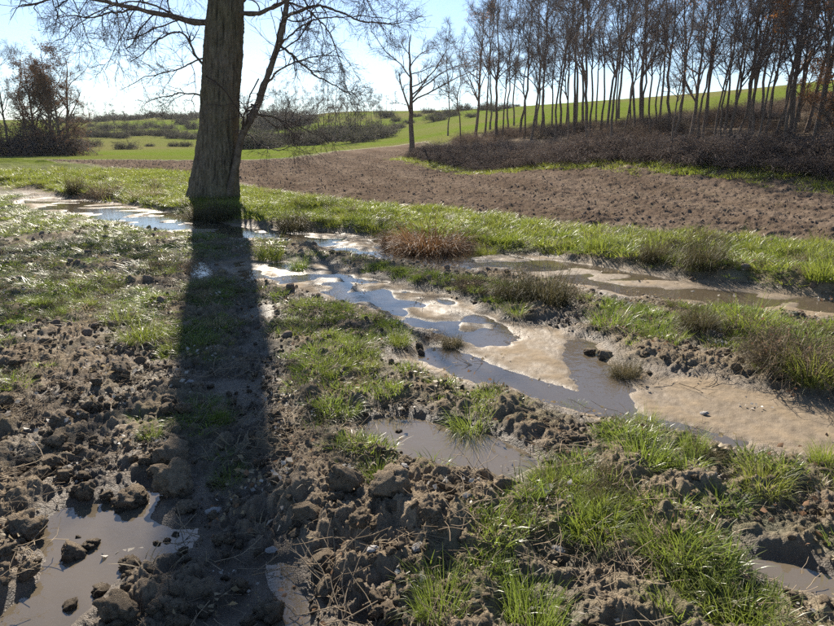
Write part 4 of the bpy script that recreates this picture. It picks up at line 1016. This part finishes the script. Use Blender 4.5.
# ------------------------------------------------------------------ dead stems
def stem_mesh(seed, L, r):
    rng = np.random.default_rng(seed); n = 9; d = np.array([1, 0, .12]); p = [np.zeros(3)]
    for k in range(n - 1):
        d = norm(d + rng.normal(size=3) * np.array([.12, .22, .10])); p.append(p[-1] + d * L / (n - 1))
    mb = MB(); tubes(mb, np.array(p)[None], (r * np.linspace(1, .55, n))[None], 6)
    if seed % 2: 
        b, br = spawn(rng, np.array(p)[None], np.full((1, n), r), 2, .3, .8, (30, 60), .35, 5, .7, (0, 0, 0), .15); tubes(mb, b, br, 5)
    return mb.mesh('dead_stem')
SM = [stem_mesh(450 + k, 1.0, .011) for k in range(6)]
for m_ in SM: m_.materials.append(M['litter'])
def stems(px, py, rx, ry, n, lpx, tilt, az, lab, spread=.5):
    for _ in range(n):
        x = px + rc.normal() * rx * .5; y = py + rc.normal() * ry * .5; c = P(x, y, .04); sl = math.hypot(c[0], c[1], CAM_H); L = rc.uniform(*lpx) / F * sl
        o = obj('dry_stick', SM[rc.integers(0, 6)]); z = max(hz(c[0], c[1]), WZ); o.location = (c[0], c[1], z + .012)
        o.rotation_euler = (rc.uniform(0, 6.28) if tilt < .3 else 0, -abs(rc.normal() * .12 + tilt), az + rc.normal() * spread); o.scale = (L, L * .8, L * .8); tag(o, lab, 'stick', lab.replace('dead stem', 'dead stems'))
stems(490,492,22,14,14,(30,60),.12,2.1,'dead stem in the dark pile above the bottom centre')
stems(335,595,30,16,16,(30,80),.1,1.9,'dead stem in the tangle at the bottom, right of the track')
stems(250,555,40,20,6,(25,55),.05,.5,'pale dead stem lying in the shaded track',.6)
stems(20,455,18,14,10,(25,55),.1,.7,'dead stem in the heap at the left edge')
stems(635,585,24,20,8,(25,55),.2,1.2,'dead stem in the grass at lower right')
stems(790,372,40,14,16,(25,60),.55,1.9,'dead bramble stem sticking out of the mound on the right island',.9)
stems(700,372,40,10,10,(20,45),.15,.3,'dead stem on the eroded edge above the sand',.7)
stems(560,425,34,8,10,(25,55),.1,2.6,'dead stem on the near shore between pool and puddle',.5)
stems(180,262,16,8,8,(14,26),.6,1.5,'pale dry stem standing in the shadow left of the stream',.9)

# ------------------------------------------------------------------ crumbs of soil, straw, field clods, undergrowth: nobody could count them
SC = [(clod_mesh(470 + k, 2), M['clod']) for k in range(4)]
FC = [(clod_mesh(480 + k, 2), M['fclod']) for k in range(4)]
def straw_mesh(seed):
    rng = np.random.default_rng(seed); n = 16; mb = MB(); p = np.stack([rng.normal(size=n) * .06, rng.normal(size=n) * .06, np.full(n, .006)], 1)
    a = rng.uniform(0, 6.28, n); d = np.stack([np.cos(a), np.sin(a), rng.normal(size=n) * .12], 1); L = rng.uniform(.04, .15, n)[:, None]; pts = [p]
    for k in range(3): d = norm(d + rng.normal(size=d.shape) * np.array([.2, .2, .1])); pts.append(pts[-1] + d * L / 3)
    pts = np.stack(pts, 1); pts[..., 2] = np.abs(pts[..., 2]); tubes(mb, pts, np.full(pts.shape[:2], .0016), 3); return mb.mesh('straw')
SW = [(straw_mesh(490 + k), M['litter']) for k in range(4)]
def layer(name, protos, n, rmin, rmax, seed, f_keep, s0, s1, flat, label, dz=.1, amax=39):
    rng = np.random.default_rng(seed); x, y = rand_pts(rng, n, rmin, rmax, amax); z, k = detail(x, y)
    keep = rng.uniform(0, 1, n) < f_keep(x, y, z, k); x, y, z = x[keep], y[keep], (z + macro(x, y))[keep]; m = len(x)
    s = s0 + (s1 - s0) * rng.uniform(0, 1, m) ** 2.5; rot = np.stack([rng.normal(size=m) * .3 * flat, rng.normal(size=m) * .3 * flat, rng.uniform(0, 6.28, m)], 1)
    print(name, m); scatter(name, protos, np.stack([x, y, z + s * dz], 1), rot, np.stack([s, s, s * rng.uniform(.7, 1, m)], 1), rng.integers(0, len(protos), m), label)
layer('soil_crumbs', SC, 16000, 1.4, 9, 601, lambda x, y, z, k: (1 - k['bed']) * (1 - .8 * k['grass']) * ss(-.3, .3, fbm(x * 2, y * 2, 2, 66)), .010, .055, 2.0, 'crumbs of soil on the churned mud')
layer('straw_litter', SW, 5200, 1.4, 11, 602, lambda x, y, z, k: (1 - .95 * k['bed']) * ss(-.25, .45, fbm(x * 1.3, y * 1.3, 3, 67)), .6, 1.5, .6, 'straw and dead leaves littering the mud', .004)
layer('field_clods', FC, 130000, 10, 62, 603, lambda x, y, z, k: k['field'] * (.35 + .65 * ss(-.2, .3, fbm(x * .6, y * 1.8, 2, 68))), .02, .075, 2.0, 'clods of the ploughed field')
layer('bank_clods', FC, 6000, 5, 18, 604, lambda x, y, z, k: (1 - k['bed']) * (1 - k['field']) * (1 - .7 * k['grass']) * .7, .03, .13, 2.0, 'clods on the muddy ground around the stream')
def flake_mesh(seed, mt):
    rng = np.random.default_rng(seed); mb = MB(); n = 9
    leaf_cards(mb, rng, np.stack([rng.normal(size=n) * .07, rng.normal(size=n) * .07, rng.uniform(.006, .02, n)], 1), .03, .25); m = mb.mesh('flakes'); m.materials.append(M[mt]); return m
layer('fallen_leaves', [(flake_mesh(700 + k, t), None) for k, t in enumerate(('grass_dry', 'paleleaf', 'brownleaf', 'grass_dry'))], 6000, 1.4, 11, 607, lambda x, y, z, k: (1 - .9 * k['bed']) * ss(-.3, .3, fbm(x * 1.7, y * 1.7, 3, 63)), .5, 1.3, 1.0, 'curled dead leaves scattered on the mud', .004)
UG = [(m_, None) for p in SH for m_ in p] + [(BR[0][0], None), (BR[1][1], None), (BR[2][1], None)]
layer('undergrowth', UG, 5200, 22, 95, 605, lambda x, y, z, k: ss(0, 3, -poly_sd(x, y, COPSE)) * .55, .45, 1.0, .3, 'brown undergrowth on the slope under the copse', 0, 44)
layer('field_stubble', [(GD[0][0], None), (GD[1][0], None), (GD[2][0], None)], 20000, 12, 34, 606, lambda x, y, z, k: k['field'] * .55 * ss(-.2, .5, fbm(x * .3, y * .8, 3, 69) + .02 * (x - 2)), .6, 1.3, .5, 'stubble and weeds on the ploughed field', 0)

# ------------------------------------------------------------------ far hedgerows, woods and conifers
rf = np.random.default_rng(910)
def row(n, px0, px1, d0, d1, kinds, s0, s1, lab, grp):
    for k in range(n):
        px = px0 + (px1 - px0) * (k + rf.uniform(.1, .9)) / n; d = d0 + (d1 - d0) * rf.uniform(); q = XY(px, d)
        bare_tree(kinds[rf.integers(0, len(kinds))], q[0], q[1], rf.uniform(s0, s1), rf.uniform(0, 6.28), (rf.normal() * .03, 0), lab, grp)
def brow(n, px0, px1, d0, d1, s0, s1, lab, grp, P_=GB):
    for k in range(n):
        px = px0 + (px1 - px0) * (k + rf.uniform(.1, .9)) / n; d = d0 + (d1 - d0) * rf.uniform(); q = XY(px, d)
        bush(P_[rf.integers(0, len(P_))], q[0], q[1], rf.uniform(s0, s1), rf.uniform(.7, 1.1), lab, grp, 'hedge_bush')
row(44, 232, 385, 125, 215, 'abgchd', .6, 1.15, 'bare tree in the grey wood beyond the field, right of the big trunk', 'trees of the grey wood beyond the field')
brow(34, 232, 392, 112, 185, .45, 1.7, 'dark bush at the foot of the grey wood beyond the field', 'bushes of the grey wood')
row(22, 330, 560, 240, 330, 'abgh', .6, .95, 'small bare tree on the far skyline between the wood and the copse', 'trees on the far skyline')
brow(16, 380, 520, 180, 250, .5, 1.6, 'dark hedge bush on the far slope behind the lone oak', 'hedge bushes behind the lone oak')
row(12, 88, 200, 180, 200, 'bdgh', .55, .9, 'small bare tree in the middle hedgerow on the left hillside', 'trees of the middle hedgerow at left')
brow(14, 84, 205, 176, 200, .7, 1.3, 'hedge bush in the middle hedgerow on the left hillside', 'bushes of the middle hedgerow at left')
brow(5, 84, 200, 118, 145, .3, .8, 'low hedge bush at the edge of the left meadow', 'bushes at the edge of the left meadow')
row(10, 80, 205, 320, 350, 'abgh', .5, .8, 'tiny bare tree on the left skyline', 'trees on the left skyline')
brow(22, 60, 240, 300, 350, .8, 1.9, 'hedge bush on the left skyline ridge', 'bushes on the left skyline')
brow(13, 90, 215, 225, 270, .5, 1.5, 'hedge bush in the upper hedgerow on the left hillside', 'bushes of the upper hedgerow at left')
brow(10, 255, 305, 235, 260, 1.6, 2.6, 'tall dark evergreen bush on the skyline right of the big trunk', 'dark evergreens on the skyline')

# ------------------------------------------------------------------ haze
def build_haze(dens):
    import bmesh
    bm = bmesh.new(); bmesh.ops.create_cube(bm, size=1); me = bpy.data.meshes.new('haze'); bm.to_mesh(me); bm.free()
    m, nt, out = new_mat('valley_haze'); v = nt.nodes.new('ShaderNodeVolumePrincipled')
    v.inputs['Color'].default_value = (.93, .95, 1, 1); v.inputs['Density'].default_value = dens; v.inputs['Anisotropy'].default_value = .1
    nt.links.new(v.outputs[0], out.inputs['Volume'])
    o = obj('haze', me, m); o.scale = (8400, 8400, 62); o.location = (0, 0, 29); tag(o, 'thin pale haze in the valley air', kind='stuff')
build_haze(0.00013)
